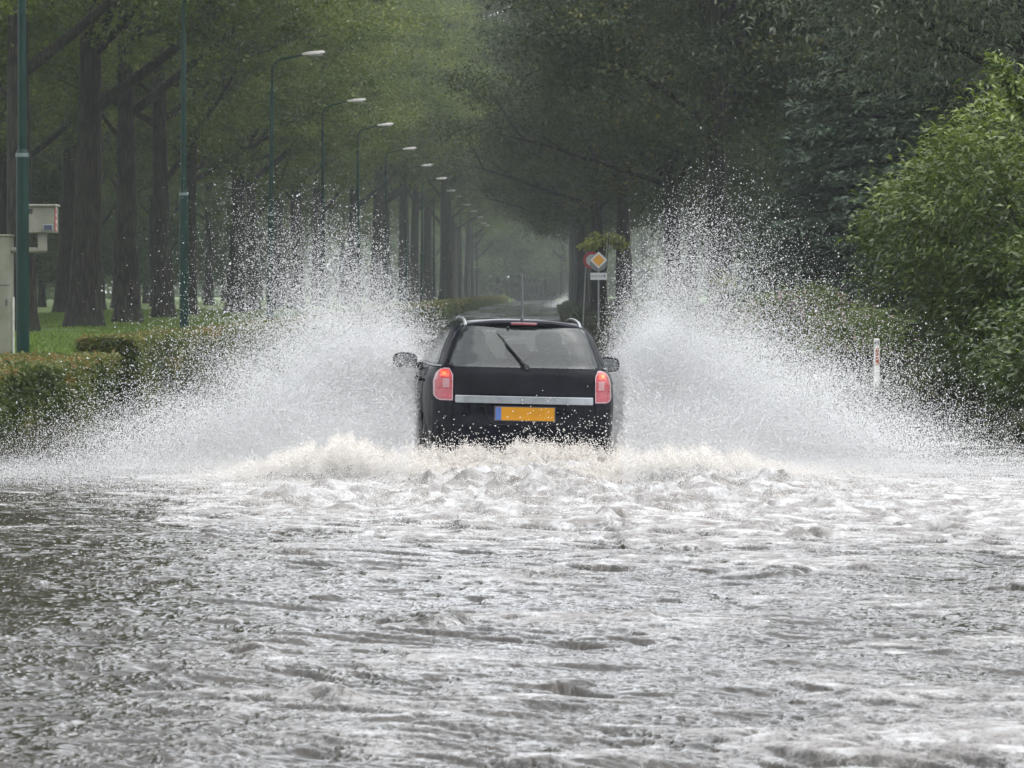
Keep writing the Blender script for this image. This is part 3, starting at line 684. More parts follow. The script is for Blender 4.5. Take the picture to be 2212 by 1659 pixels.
# ------------------------------------------------------------------ speed camera and cabinet
Yb = 70.0; sc_px = F / Yb
e = empty('speed_camera', (lat(81, Yb), Yb, .2)); tag(e, 'beige speed camera box with red striped edge behind the nearest lamp post', 'speed camera')
ex, ey, ez = e.location
zt_, zb_ = CZ + (VY - 446) / sc_px, CZ + (VY - 503) / sc_px; hw = 38 / sc_px
mb = MB(); mb.box((0, .25, (zt_ + zb_) / 2 - ez), (2 * hw - .02, .5, zt_ - zb_), .012); mb.build('housing', M['beige'], e)
mb = MB(); mb.box((0, .24, zt_ + .02 - ez), (2 * hw + .05, .6, .045), .01); mb.build('lid', M['beige'], e)
mb = MB(); mb.box((.19, -.012, zb_ + .10 - ez), (.20, .03, .13), .008); hb = mb.build('lens_frame', M['sign_grey'], e)
mb = MB(); mb.box((.195, -.03, zb_ + .10 - ez), (.15, .012, .09), .003); mb.build('lens_window', M['lens_blue'], hb)
mb = MB(); mb.box((-.17, -.008, zt_ - .09 - ez), (.14, .02, .09), .005); mb.build('flash_window', M['sign_black'], e)
mb = MB(); mb.box((hw + .004, .03, (zt_ + zb_) / 2 - ez), (.02, .07, zt_ - zb_ - .03), .003); mb.build('striped_edge', M['cap_red'], e)
mb = MB()
for k in range(4):
    mb = MB(); mb.box((hw + .016, -.0, zb_ + .08 + k * .13 - ez), (.012, .05, .05), .002); mb.build('white_stripe', M['cap_white'], e)
mb = MB(); zarm = CZ + (VY - 540) / sc_px - ez; mb.box((.06, .2, (zb_ - ez + zarm) / 2), (.16, .16, zb_ - ez - zarm + .05), .01); mb.tube([(-.62, .2, zarm), (.12, .2, zarm)], .055, 12); mb.build('bracket', M['beige'], e, True)
e = empty('utility_cabinet', (lat(-22, Yb), Yb, .2)); tag(e, 'tall weathered beige cabinet cut by the left edge beside the camera box', 'cabinet')
hh = CZ + (VY - 511) / sc_px - .2
mb = MB(); mb.box((0, .25, hh / 2), (.74, .5, hh), .015); mb.build('body', M['beige_moss'], e)
mb = MB(); mb.box((0, .25, hh + .02), (.78, .54, .04), .01); mb.build('lid', M['beige_moss'], e)
mb = MB(); mb.box((-.0, -.004, hh * .63), (.73, .012, .012)); mb.box((.30, -.012, hh * .5), (.02, .02, .12)); mb.build('door_seam', M['sign_black'], e)
mb = MB(); mb.box((.42, .1, hh * .27), (.035, .035, hh * .54), .005); mb.build('edge_strip', M['post_white'], e)
# fallen branch on the grass
mb = MB(); z_ = .55; mb.tube([W(205, 757, 72) + Vector((0, 0, .0)), W(245, 752, 73), W(290, 757, 74)], [.02, .018, .008], 6); mb.tube([W(240, 752, 73), W(268, 738, 75), W(288, 728, 76)], [.014, .01, .005], 6)
o = mb.build('fallen_branch', M['bark_dark'], None, True); tag(o, 'thin bare branch lying on the grass beside the nearest lamp post', 'branch')

# ------------------------------------------------------------------ road signs on the right
def letters(txt, size, mat, parent, loc, name='lettering', ext=.003):
    c = bpy.data.curves.new(name, 'FONT'); c.body = txt; c.size = size; c.align_x = 'CENTER'; c.align_y = 'CENTER'; c.extrude = ext; c.resolution_u = 3
    t = bpy.data.objects.new('tmp', c); COL.objects.link(t); bpy.context.view_layer.update()
    me = bpy.data.meshes.new_from_object(t.evaluated_get(bpy.context.evaluated_depsgraph_get())); bpy.data.objects.remove(t)
    me.materials.clear(); me.materials.append(mat); me.name = name
    o = link(name, me, parent); o.location = loc; o.rotation_euler = (R(90), 0, 0); return o
Ys_ = 129.0; sp = F / Ys_
gz = float(ground_z(np.array(1.56), np.array(Ys_)))
e = empty('priority_road_sign', (lat(1293, Ys_), Ys_, gz)); tag(e, 'orange diamond priority road sign with white place-name plate below', 'road sign')
def zz_(py): return CZ + (VY - py) / sp - gz
mb = MB(); mb.tube([(0, .05, -.3), (0, .05, zz_(548))], .03, 10); mb.build('post', M['steel'], e, True)
def diamond(r): return [(0, -r), (r, 0), (0, r), (-r, 0)]
zc_ = zz_(562)
mb = MB(); mb.prism(diamond(.30), (0, 0, zc_), (1, 0, 0), (0, 0, 1), (0, 1, 0), .02); dm = mb.build('diamond_panel', M['sign_white'], e)
mb = MB(); mb.prism(diamond(.215), (0, -.006, zc_), (1, 0, 0), (0, 0, 1), (0, 1, 0), .006); mb.build('orange_face', M['sign_orange'], dm)
mb = MB(); mb.prism([(.30 * math.cos(t * pi / 16), .30 * math.sin(t * pi / 16)) for t in range(32)], (-.01, .09, zz_(567)), (1, 0, 0), (0, 0, 1), (0, 1, 0), .015); mb.build('round_panel', M['sign_grey'], e)
zp = zz_(597)
mb = MB(); mb.box((0, .0, zp), (.58, .02, .245), .008); pl = mb.build('name_plate', M['sign_white'], e)
letters('CENTRUM', .105, M['sign_black'], pl, (-.07, -.014, zp))
mb = MB(); mb.prism([(-.012, -.06), (.012, -.06), (.012, .01), (.04, .01), (0, .07), (-.04, .01), (-.012, .01)], (.215, -.016, zp), (1, 0, 0), (0, 0, 1), (0, 1, 0), .004); mb.build('arrow', M['sign_black'], pl)
Ys_ = 136.0; sp = F / Ys_
gz = float(ground_z(np.array(1.2), np.array(Ys_)))
e = empty('round_road_sign', (lat(1257, Ys_), Ys_, gz)); tag(e, 'round red rimmed sign on thin leaning pole behind the diamond sign', 'road sign')
mb = MB(); mb.tube([(0, 0, -.3), (.17, 0, zz_(545))], .022, 8); mb.build('post', M['steel'], e, True)
mb = MB(); mb.prism([(.32 * math.cos(t * pi / 16), .32 * math.sin(t * pi / 16)) for t in range(32)], (.36, -.04, zz_(562)), (1, 0, 0), (0, 0, 1), (0, 1, 0), .015); rp_ = mb.build('red_panel', M['sign_red'], e)
mb = MB(); mb.prism([(.21 * math.cos(t * pi / 16), .21 * math.sin(t * pi / 16)) for t in range(32)], (.36, -.046, zz_(562)), (1, 0, 0), (0, 0, 1), (0, 1, 0), .006); mb.build('white_face', M['sign_white'], rp_)

# marker post
Ym = 60.0; sp = F / Ym; gz = float(ground_z(np.array(lat(1893, Ym)), np.array(Ym)))
e = empty('marker_post', (lat(1893, Ym), Ym, gz)); tag(e, 'white roadside marker post with rust red reflectors and number at its top', 'marker post')
top = CZ + (VY - 731) / sp - gz
mb = MB(); mb.box((0, 0, top / 2 - .15), (.092, .06, top + .3), .012); mb.build('post', M['post_white'], e)
mb = MB(); mb.box((.008, -.032, top - .22), (.052, .012, .125), .003); mb.build('reflector', M['reflector'], e)
mb = MB(); mb.box((.008, -.032, top - .365), (.052, .012, .125), .003); mb.build('reflector', M['reflector'], e)
letters('45', .085, M['sign_black'], e, (.0, -.033, top - .075), 'number')

# ------------------------------------------------------------------ the car
def glass_mat(name, tint, gl=.12, mist=.12, mc=(.35, .38, .38)):
    m, n, out = mat_new(name)
    t = N(n, 'ShaderNodeBsdfTransparent'); t.inputs[0].default_value = (*tint, 1)
    g = N(n, 'ShaderNodeBsdfGlossy', Roughness=.05); d = N(n, 'ShaderNodeBsdfDiffuse'); d.inputs[0].default_value = (*mc, 1)
    tc = n.nodes.new('ShaderNodeTexCoord'); ns = noise(n, 30, 4, .7, tc.outputs['Object']); nl = noise(n, 2.5, 3, .6, tc.outputs['Object'])
    bp = N(n, 'ShaderNodeBump', Strength=.06, Distance=.003); n.links.new(ns.outputs['Fac'], bp.inputs['Height']); n.links.new(bp.outputs[0], g.inputs['Normal'])
    fr = N(n, 'ShaderNodeFresnel', IOR=1.35 if gl < 0 else 1.5); ad = N(n, 'ShaderNodeMath', _operation='ADD'); ad.inputs[1].default_value = max(gl, 0); n.links.new(fr.outputs[0], ad.inputs[0])
    ge = n.nodes.new('ShaderNodeNewGeometry'); iv = N(n, 'ShaderNodeMath', _operation='SUBTRACT'); iv.inputs[0].default_value = 1.0; n.links.new(ge.outputs['Backfacing'], iv.inputs[1])
    fb = N(n, 'ShaderNodeMath', _operation='MULTIPLY'); n.links.new(ad.outputs[0], fb.inputs[0]); n.links.new(iv.outputs[0], fb.inputs[1]); ad = fb
    mr = N(n, 'ShaderNodeMath', _operation='MULTIPLY'); mr.inputs[1].default_value = mist * 2; n.links.new(nl.outputs['Fac'], mr.inputs[0])
    m1 = n.nodes.new('ShaderNodeMixShader'); n.links.new(mr.outputs[0], m1.inputs[0]); n.links.new(t.outputs[0], m1.inputs[1]); n.links.new(d.outputs[0], m1.inputs[2])
    m2 = n.nodes.new('ShaderNodeMixShader'); n.links.new(ad.outputs[0], m2.inputs[0]); n.links.new(m1.outputs[0], m2.inputs[1]); n.links.new(g.outputs[0], m2.inputs[2])
    n.links.new(m2.outputs[0], out.inputs['Surface']); return m
m, n, out = mat_new('car_paint')
tc = n.nodes.new('ShaderNodeTexCoord'); ns = noise(n, 260, 2, .5, tc.outputs['Object']); nd = noise(n, 3, 4, .6, tc.outputs['Object'])
p = N(n, 'ShaderNodeBsdfPrincipled', Roughness=.35); p.inputs['Specular IOR Level'].default_value = .0; p.inputs['Coat Weight'].default_value = .6; p.inputs['Coat IOR'].default_value = 1.18; p.inputs['Coat Roughness'].default_value = .04
rp = ramp(n, nd.outputs['Fac'], [(.35, (.003, .0033, .005)), (.7, (.007, .0075, .011))]); n.links.new(rp.outputs[0], p.inputs['Base Color'])
vr = N(n, 'ShaderNodeTexVoronoi', Scale=120); n.links.new(tc.outputs['Object'], vr.inputs['Vector'])     # rain beads on the paint
vb = ramp(n, vr.outputs['Distance'], [(.0, (1, 1, 1)), (.3, (0, 0, 0))])
bp = N(n, 'ShaderNodeBump', Strength=.12, Distance=.002); n.links.new(vb.outputs[0], bp.inputs['Height']); n.links.new(bp.outputs[0], p.inputs['Coat Normal'])
n.links.new(p.outputs[0], out.inputs['Surface']); M['paint'] = m
M['plastic'] = simple('black_plastic', (.018, .018, .02), .45, scale=20)
M['rubber'] = simple('rubber', (.012, .012, .012), .7)
M['chrome'] = simple('chrome', (.26, .27, .28), .3, metal=1.0, scale=14, var=.12)
M['silver'] = simple('silver', (.5, .51, .53), .3, metal=.9)
M['rear_glass'] = glass_mat('rear_glass', (.48, .54, .53), .0, .06, (.2, .24, .24))
M['side_glass'] = glass_mat('side_glass', (.45, .5, .48), .06, .10)
M['front_glass'] = glass_mat('front_glass', (.75, .8, .77), .02, .03)
M['lens_rim'] = simple('lens_rim', (.42, .26, .28), .15, coat=.2, spec=.3, scale=30)
M['lens_red'] = simple('lens_red', (.38, .02, .03), .15, coat=.2, spec=.3, scale=40, var=.25)
M['lens_pink'] = simple('lens_pink', (.38, .05, .07), .15, coat=.2, spec=.3, scale=40, var=.2)
M['lens_clear'] = simple('lens_clear', (.38, .18, .19), .12, coat=.2, spec=.3, scale=40)
M['lit_red'] = simple('lit_red', (.8, .06, .03), .2, emis=(1, .04, .02), es=.55)
M['lit_core'] = simple('lit_core', (.9, .2, .05), .2, emis=(1, .12, .03), es=.8)
M['high_lamp'] = simple('high_lamp', (.22, .04, .06), .2, coat=1, scale=60)
M['plate_orange'] = simple('plate_orange', (.42, .185, .003), .6, spec=.15, var=.04)
M['plate_blue'] = simple('plate_blue', (.02, .07, .25), .4, var=.04)
M['seat'] = simple('seat_cloth', (.05, .052, .055), .9)

LV = np.array([(.18, .76, .12, 4.10, 6), (.24, .80, .04, 4.18, 7), (.34, .825, .0, 4.24, 7), (.50, .845, .0, 4.27, 7), (.64, .855, .02, 4.27, 7), (.70, .86, .045, 4.26, 7), (.80, .865, .06, 4.24, 7), (.92, .865, .08, 4.15, 6.5),
 (1.02, .855, .10, 4.0, 6.5), (1.09, .835, .12, 3.75, 6.2), (1.13, .80, .145, 3.35, 6), (1.16, .775, .17, 3.05, 6), (1.25, .735, .22, 2.80, 6), (1.35, .685, .285, 2.55, 6), (1.42, .645, .335, 2.35, 5.6), (1.465, .60, .375, 2.2, 5.2), (1.49, .545, .42, 2.1, 5), (1.507, .42, .52, 1.95, 4.5), (1.517, .22, .75, 1.7, 4)])
def lev(z): return [float(np.interp(z, LV[:, 0], LV[:, k])) for k in (1, 2, 3, 4)]
def rear_y(x, z):
    w_, yr, yf, n_ = lev(z); L = (yf - yr) / 2; q = min(abs(x) / w_, .999)
    return yr + L * (1 - (1 - q ** n_) ** (1 / n_))
def front_y(x, z):
    w_, yr, yf, n_ = lev(z); L = (yf - yr) / 2; q = min(abs(x) / w_, .999)
    return yf - L * (1 - (1 - q ** n_) ** (1 / n_))
def side_x(y, z):
    w_, yr, yf, n_ = lev(z); L = (yf - yr) / 2; q = min(abs(y - (yr + yf) / 2) / L, .999)
    return w_ * (1 - q ** n_) ** (1 / n_)

car = empty('station_wagon', (CARX + .02, 32.78, -.2)); car.rotation_euler = (0, R(1.35), R(4.7))
tag(car, 'black station wagon seen from behind, ploughing through the flooded road with tail lights lit', 'car')

# body shell
th = np.linspace(0, 2 * pi, 6001); c_, s_ = np.cos(th), np.sin(th); n0 = 7
ox = .86 * np.sign(c_) * np.abs(c_) ** (2 / n0); oy = 2.1 * np.sign(s_) * np.abs(s_) ** (2 / n0)
cum = np.concatenate([[0], np.cumsum(np.hypot(np.diff(ox), np.diff(oy)))]); MM = 300
ths = np.interp(np.linspace(0, cum[-1], MM, endpoint=False), cum, th)
zl = np.concatenate([np.linspace(.18, 1.05, 34), np.linspace(1.07, 1.20, 10), np.linspace(1.22, 1.47, 20), np.linspace(1.475, 1.517, 8)])
vs = []; 
for z in zl:
    w_, yr, yf, n_ = lev(z); yc = (yr + yf) / 2; L = (yf - yr) / 2
    for t in ths:
        c, s = math.cos(t), math.sin(t)
        vs.append((w_ * math.copysign(abs(c) ** (2 / n_), c), yc + L * math.copysign(abs(s) ** (2 / n_), s), z))
fs = []
for i in range(len(zl) - 1):
    for k in range(MM):
        j = (k + 1) % MM; q = (i * MM + k, i * MM + j, (i + 1) * MM + j, (i + 1) * MM + k)
        cx = sum(vs[a][0] for a in q) / 4; cy = sum(vs[a][1] for a in q) / 4; cz = sum(vs[a][2] for a in q) / 4
        w_, yr, yf, n_ = lev(cz); rear = cy < yr + .14; 
        if rear and 1.17 < cz < 1.43 and abs(cx) < .83 * w_: continue
        if cy > yf - .14 and 1.17 < cz < 1.42 and abs(cx) < .86 * w_: continue
        if abs(cx) > .9 * w_ and 1.17 < cz < 1.41 and any(a < cy < b for a, b in ((yr + .36, .98), (1.10, 1.74), (1.86, yf - .25))): continue
        if abs(cx) > .6 and any((cy - wy) ** 2 + (cz - .31) ** 2 < .355 ** 2 for wy in (.80, 3.40)): continue
        fs.append(q)
fs.append(tuple((len(zl) - 1) * MM + k for k in range(MM)))
mb = MB(); mb.v = vs; mb.f = fs; mb.build('body', M['paint'], car, True, 55)
mb = MB(); mb.box((0, 2.1, .24), (1.5, 3.9, .1)); mb.build('underbody', M['plastic'], car)

def shaped(z0, z1, hw, r, nz=24, top=None):
    """rows of (z, half width) of a panel with rounded corners"""
    out_ = []
    for i in range(nz + 1):
        z = z0 + (z1 - z0) * i / nz; d_ = min(z - z0, z1 - z); h_ = hw if top is None else hw + (top - hw) * (z - z0) / (z1 - z0)
        if d_ < r: h_ -= r - math.sqrt(max(0, r * r - (r - d_) ** 2))
        out_.append((z, h_))
    return out_
def panel(name, rows, off, mat, parent, xc=0.0, nx=28, inner=None, side='rear', depth=.02, smooth=True):
    """grid panel on the rear face; inner(z, h) -> (xa, xb) overrides the symmetric span"""
    mb = MB(); vs = []; ny = len(rows)
    fy = rear_y if side == 'rear' else front_y; sg = -1 if side == 'rear' else 1
    for (z, h_) in rows:
        xa, xb = (xc - h_, xc + h_) if inner is None else inner(z, h_)
        for k in range(nx + 1):
            x = xa + (xb - xa) * k / nx; vs.append((x, fy(x, z) + sg * off, z))
    n1 = len(vs); vs += [(x, y - sg * depth, z) for x, y, z in vs]
    fs = []
    for i in range(ny - 1):
        for k in range(nx):
            a = i * (nx + 1) + k; q = (a, a + 1, a + nx + 2, a + nx + 1); fs.append(q if side == 'rear' else tuple(reversed(q)))
    ring = [k for k in range(nx + 1)] + [i * (nx + 1) + nx for i in range(1, ny)] + [(ny - 1) * (nx + 1) + k for k in range(nx - 1, -1, -1)] + [i * (nx + 1) for i in range(ny - 2, 0, -1)]
    for i in range(len(ring)):
        a, b = ring[i], ring[(i + 1) % len(ring)]; q = (b, a, a + n1, b + n1); fs.append(q if side == 'rear' else tuple(reversed(q)))
    mb.add(vs, fs); return mb.build(name, mat, parent, smooth, 35)
def side_panel(name, sgn, pts, off, mat, parent, ny=16, nz=12, depth=None):
    """pts: (ya_bottom, yb_bottom, ya_top, yb_top, z0, z1)"""
    a0, b0, a1, b1, z0, z1 = pts; mb = MB(); vs = []
    for i in range(nz + 1):
        t = i / nz; z = z0 + (z1 - z0) * t; ya, yb = a0 + (a1 - a0) * t, b0 + (b1 - b0) * t
        for k in range(ny + 1):
            y = ya + (yb - ya) * k / ny; vs.append((sgn * (side_x(y, z) + off), y, z))
    fs = []
    for i in range(nz):
        for k in range(ny):
            a = i * (ny + 1) + k; q = (a, a + 1, a + ny + 2, a + ny + 1); fs.append(q if sgn > 0 else tuple(reversed(q)))
    mb.add(vs, fs); return mb.build(name, mat, parent, True, 35)

# tailgate: lower panel, glass, trim, plate
gate = panel('tailgate', shaped(.47, 1.125, .622, .07, 30), .010, M['paint'], car)
panel('bumper', shaped(.22, .455, .80, .04, 12), .014, M['paint'], car, nx=40)
for sg in (-1, 1):
    panel('bumper_corner', [(z, 0) for z in np.linspace(.47, .835, 14)], .010, M['paint'], car, nx=14, inner=(lambda z, h_, sg=sg: (-.81, -.637) if sg < 0 else (.637, .81)))
panel('rear_window', shaped(1.142, 1.455, .675, .035, 24, .545), .008, M['rear_glass'], car, nx=40, depth=.001)
tr = panel('chrome_trim', shaped(.826, .888, .614, .004, 6), .024, M['chrome'], car)
panel('trim_highlight', shaped(.884, .891, .612, .001, 2), .027, M['silver'], tr)
# recess round the plate: slim pressed lines
rec = MB()
def rp3(x, z, o_=.012): return (x, rear_y(x, z) - o_, z)
rec.tube([rp3(-.36, .80), rp3(-.33, .70), rp3(-.30, .655), rp3(-.24, .635), rp3(0, .632), rp3(.24, .635), rp3(.30, .655), rp3(.33, .70), rp3(.36, .80)], .006, 6)
rec.build('plate_recess', M['paint'], gate, True)
pl = panel('number_plate', [(z, .262) for z in np.linspace(.679, .793, 5)], .026, M['plate_orange'], car, nx=10, xc=.005)
panel('blue_band', [(z, .025) for z in np.linspace(.680, .792, 3)], .028, M['plate_blue'], pl, nx=2, xc=-.231)
panel('plate_holder', [(z, .272) for z in np.linspace(.670, .802, 5)], .020, M['plastic'], car, nx=10, xc=.005)

for sg in (-1, 1):
    z0, z1 = .842, 1.128
    def span(z, e0, e1, sg=sg):
        t = (z - z0) / (z1 - z0); xo = .800 - .05 * max(0, t - .55) ** 1.5 / .3 - .035 * max(0, .15 - t) / .15
        d_ = min(z - z0, z1 - z); r_o = .05 if t > .5 else .02
        if d_ < r_o: xo -= r_o - math.sqrt(max(0, r_o ** 2 - (r_o - d_) ** 2))
        xi = .634; xi += (.03 * max(0, t - .8) / .2)
        a, b = xi + e0, xo - e1
        return (-b, -a) if sg < 0 else (a, b)
    zz = lambda a, b, m_=14: [(z, 0) for z in np.linspace(a, b, m_)]
    tl = panel('tail_light', zz(z0, z1, 30), .016, M['lens_rim'], car, nx=16, inner=lambda z, h_: span(z, 0, 0))
    panel('lower_lens', zz(z0 + .012, .935, 8), .019, M['lens_pink'], tl, nx=12, inner=lambda z, h_: span(z, .010, .014))
    panel('red_lens', zz(.937, z1 - .012, 14), .019, M['lens_red'], tl, nx=12, inner=lambda z, h_: span(z, .010, .016))
    panel('clear_lens', zz(.955, 1.035, 6), .022, M['lens_clear'], tl, nx=6, inner=(lambda z, h_, sg=sg: (.665, .722) if sg > 0 else (-.722, -.665)))
    br = panel('brake_lamp', zz(1.052, 1.108, 8), .023, M['lit_red'], tl, nx=6, inner=(lambda z, h_, sg=sg: (.668, .742) if sg > 0 else (-.742, -.668)))
    panel('lamp_core', zz(1.066, 1.092, 4), .026, M['lit_core'], br, nx=4, inner=(lambda z, h_, sg=sg: (.695, .724) if sg > 0 else (-.724, -.695)))

# spoiler with the high brake lamp
mb = MB(); vs = []; NX = 28; prof = [(-.075, 1.462), (-.088, 1.470), (-.09, 1.488), (-.07, 1.503), (.0, 1.512), (.10, 1.518)]
for k in range(NX + 1):
    x = -.555 + 1.11 * k / NX; e_ = abs(x) / .555; drop = .050 * e_ ** 3; yb_ = .42 + .10 * e_ ** 2.6
    for (dy, z) in prof: vs.append((x, yb_ + dy * (1 - .6 * e_ ** 6), z - drop))
    vs.append((x, yb_ + .10, 1.45 - drop)); 
m_ = len(prof) + 1; fs = []
for k in range(NX):
    for i in range(m_): j = (i + 1) % m_; fs.append((k * m_ + i, (k + 1) * m_ + i, (k + 1) * m_ + j, k * m_ + j))
fs.append(tuple(range(m_))); fs.append(tuple(reversed(range(NX * m_, NX * m_ + m_))))
mb.add(vs, fs); mb.build('spoiler', M['paint'], car, True, 50)
mb = MB(); mb.box((.0, .328, 1.4795), (.235, .012, .020), .004); mb.build('high_brake_light', M['high_lamp'], car)
mb = MB(); mb.box((-.14, .335, 1.452), (.022, .03, .016), .004); mb.build('washer_jet', M['plastic'], car)
# wiper
mb = MB(); A_, B_ = (.02, 1.155), (-.235, 1.405)
def gp(t, o_): 
    x = A_[0] + (B_[0] - A_[0]) * t; z = A_[1] + (B_[1] - A_[1]) * t; return (x, rear_y(x, z) - o_, z)
mb.tube([gp(0, .03), gp(.12, .045), gp(.5, .05), gp(.75, .04)], [.020, .016, .011, .008], 8); wp = mb.build('wiper', M['plastic'], car, True)
mb = MB(); mb.tube([gp(.0, .022), gp(.2, .024), gp(.6, .024), gp(1, .020)], [.008, .011, .010, .005], 6); mb.build('wiper_blade', M['rubber'], wp, True)
mb = MB(); mb.tube([(.02, .17, 1.145), (.02, .115, 1.148)], [.026, .022], 14); mb.build('wiper_hub', M['plastic'], wp, True)
# antenna
mb = MB(); mb.tube([(0, .56, 1.500), (0, .565, 1.53), (0, .575, 1.55)], [.022, .016, .008], 10); an = mb.build('antenna', M['plastic'], car, True)
mb = MB(); mb.tube([(0, .575, 1.54), (0.0, .62, 1.68), (.0, .66, 1.78), (.0, .72, 1.90)], [.014, .013, .008, .0065], 6); mb.build('mast', M['plastic'], an, True)
# roof rails
for sg in (-1, 1):
    mb = MB(); X_ = sg * .515
    mb.tube([(X_, .45, 1.455), (X_, .50, 1.474), (X_, .62, 1.497), (X_, 1.0, 1.515), (X_, 1.5, 1.52), (X_, 1.95, 1.50), (X_, 2.05, 1.46)], [.012, .014, .012, .011, .011, .011, .010], 8)
    mb.build('roof_rail', M['silver'], car, True)
# side windows, door seams, handles
for sg in (-1, 1):
    for (a0, b0, a1, b1) in ((.50, 1.04, .66, 1.04), (1.06, 1.80, 1.06, 1.78), (1.82, 2.80, 1.82, 2.16)):
        side_panel('side_window', sg, (a0, b0, a1, b1, 1.155, 1.425), .006, M['side_glass'], car)
    side_panel('window_trim', sg, (.35, 2.9, .35, 2.9, 1.138, 1.150), .012, M['silver'] if sg < 9 else None, car, 30, 1)
    for yy_ in (1.05, 1.81):
        mb = MB(); mb.tube([(sg * (side_x(yy_, z) + .0), yy_, z) for z in np.linspace(.3, 1.14, 10)], .005, 5); mb.build('door_seam', M['rubber'], car)
    for yy_ in (1.22, 1.98):
        mb = MB(); mb.box((sg * (side_x(yy_, 1.0) + .02), yy_, 1.0), (.035, .19, .035), .012); mb.build('door_handle', M['paint'], car, True)
    side_panel('side_moulding', sg, (1.0, 3.0, 1.0, 3.0, .62, .70), .012, M['plastic'], car, 20, 2)
    # mirrors
    mb = MB(); X_ = sg * .965; vs = []; nn = 18
    for (dy, sc_) in ((.0, .86), (.02, 1.0), (.07, 1.0), (.12, .86), (.155, .55), (.17, .2)):
        for k in range(nn):
            t = 2 * pi * k / nn; cx_, sz_ = math.cos(t), math.sin(t)
            vs.append((X_ + .118 * sc_ * math.copysign(abs(cx_) ** .7, cx_), 2.42 + dy, 1.145 + .068 * sc_ * math.copysign(abs(sz_) ** .7, sz_)))
    fs = [tuple(range(nn)), tuple(reversed(range(5 * nn, 6 * nn)))]
    for i in range(5):
        for k in range(nn): j = (k + 1) % nn; fs.append((i * nn + j, i * nn + k, (i + 1) * nn + k, (i + 1) * nn + j))
    mb.add(vs, fs); mb.tube([(sg * .78, 2.46, 1.10), (sg * .88, 2.46, 1.105)], [.035, .03], 8); mi = mb.build('mirror', M['paint'], car, True)
    mb = MB(); mb.prism([(.098 * math.copysign(abs(math.cos(t)) ** .7, math.cos(t)), .052 * math.copysign(abs(math.sin(t)) ** .7, math.sin(t))) for t in [2 * pi * k / 20 for k in range(20)]], (X_, 2.414, 1.145), (1, 0, 0), (0, 0, 1), (0, 1, 0), .004)
    mb.build('mirror_glass', M['chrome'], mi)
    for wy in (.80, 3.40):
        mb = MB(); vs = []; nn = 36; pr_ = [(.20, -.09), (.27, -.10), (.305, -.085), (.315, -.05), (.315, .05), (.305, .085), (.27, .10), (.20, .09)]
        for (r_w, xo) in pr_:
            for k in range(nn): t = 2 * pi * k / nn; vs.append((sg * (.745 + xo), wy + r_w * math.cos(t), .315 + r_w * math.sin(t)))
        fs = [((i * nn + k), (i * nn + (k + 1) % nn), ((i + 1) % 8 * nn + (k + 1) % nn), ((i + 1) % 8 * nn + k)) for i in range(8) for k in range(nn)]
        mb.add(vs, fs); wh = mb.build('wheel', M['rubber'], car, True)
        mb = MB(); mb.tube([(sg * .76, wy, .315), (sg * .83, wy, .315)], [.2, .19], 30)
        for k in range(7): t = 2 * pi * k / 7; mb.box((sg * .835, wy + .1 * math.cos(t), .315 + .1 * math.sin(t)), (.02, .04, .04), .008)
        mb.build('rim', M['silver'], wh, True)
panel('windscreen', shaped(1.14, 1.44, .66, .03, 16, .56), .004, M['front_glass'], car, side='front', depth=.001)
# seats seen through the glass
for x in (-.36, .0, .36):
    mb = MB(); mb.box((x, 1.10, 1.02), (.35, .16, .34), .05); se = mb.build('rear_seat', M['seat'], car, True)
    mb = MB(); mb.box((x, 1.10, 1.255), (.22, .09, .12), .035); mb.build('headrest', M['seat'], se, True)
for x in (-.36, .36):
    mb = MB(); mb.box((x, 1.98, .92), (.46, .16, .66), .06); se = mb.build('front_seat', M['seat'], car, True)
    mb = MB(); mb.box((x, 1.98, 1.33), (.25, .10, .17), .045); mb.build('headrest', M['seat'], se, True)
mb = MB(); mb.box((0, 2.95, .98), (1.35, .5, .22), .06); mb.build('dashboard', M['seat'], car, True)
mb = MB(); mb.box((0, 2.28, 1.40), (.24, .03, .06), .02); mb.build('inner_mirror', M['plastic'], car, True)

for ch in [c for c in car.children_recursive if c.type == 'MESH']:
    a_ = np.empty(len(ch.data.vertices) * 3, np.float32); ch.data.vertices.foreach_get('co', a_); a_ = a_.reshape(-1, 3)
    a_[:, 2] += .15 * np.clip(a_[:, 2] - 1.13, 0, .6); ch.data.vertices.foreach_set('co', a_.ravel()); ch.data.update()
# ------------------------------------------------------------------ spray
m, n, out = mat_new('spray_water')
d_ = N(n, 'ShaderNodeBsdfDiffuse'); al = N(n, 'ShaderNodeAttribute', _attribute_name='albedo'); n.links.new(al.outputs['Fac'], d_.inputs[0])
t_ = N(n, 'ShaderNodeBsdfTranslucent'); n.links.new(al.outputs['Fac'], t_.inputs[0]); g_ = N(n, 'ShaderNodeBsdfGlossy', Roughness=.15)
m1 = N(n, 'ShaderNodeMixShader', Fac=.5); n.links.new(d_.outputs[0], m1.inputs[1]); n.links.new(t_.outputs[0], m1.inputs[2])
m2 = N(n, 'ShaderNodeMixShader', Fac=.12); n.links.new(m1.outputs[0], m2.inputs[1]); n.links.new(g_.outputs[0], m2.inputs[2]); n.links.new(m2.outputs[0], out.inputs['Surface']); M['spray'] = m
M['foam_drops'] = m.copy(); [M['foam_drops'].node_tree.links.remove(l_) for l_ in list(M['foam_drops'].node_tree.links) if l_.from_node.type == 'ATTRIBUTE']; M['foam_drops'].node_tree.nodes['Diffuse BSDF'].inputs[0].default_value = (.74, .71, .67, 1); M['foam_drops'].node_tree.nodes['Translucent BSDF'].inputs[0].default_value = (.74, .71, .67, 1)
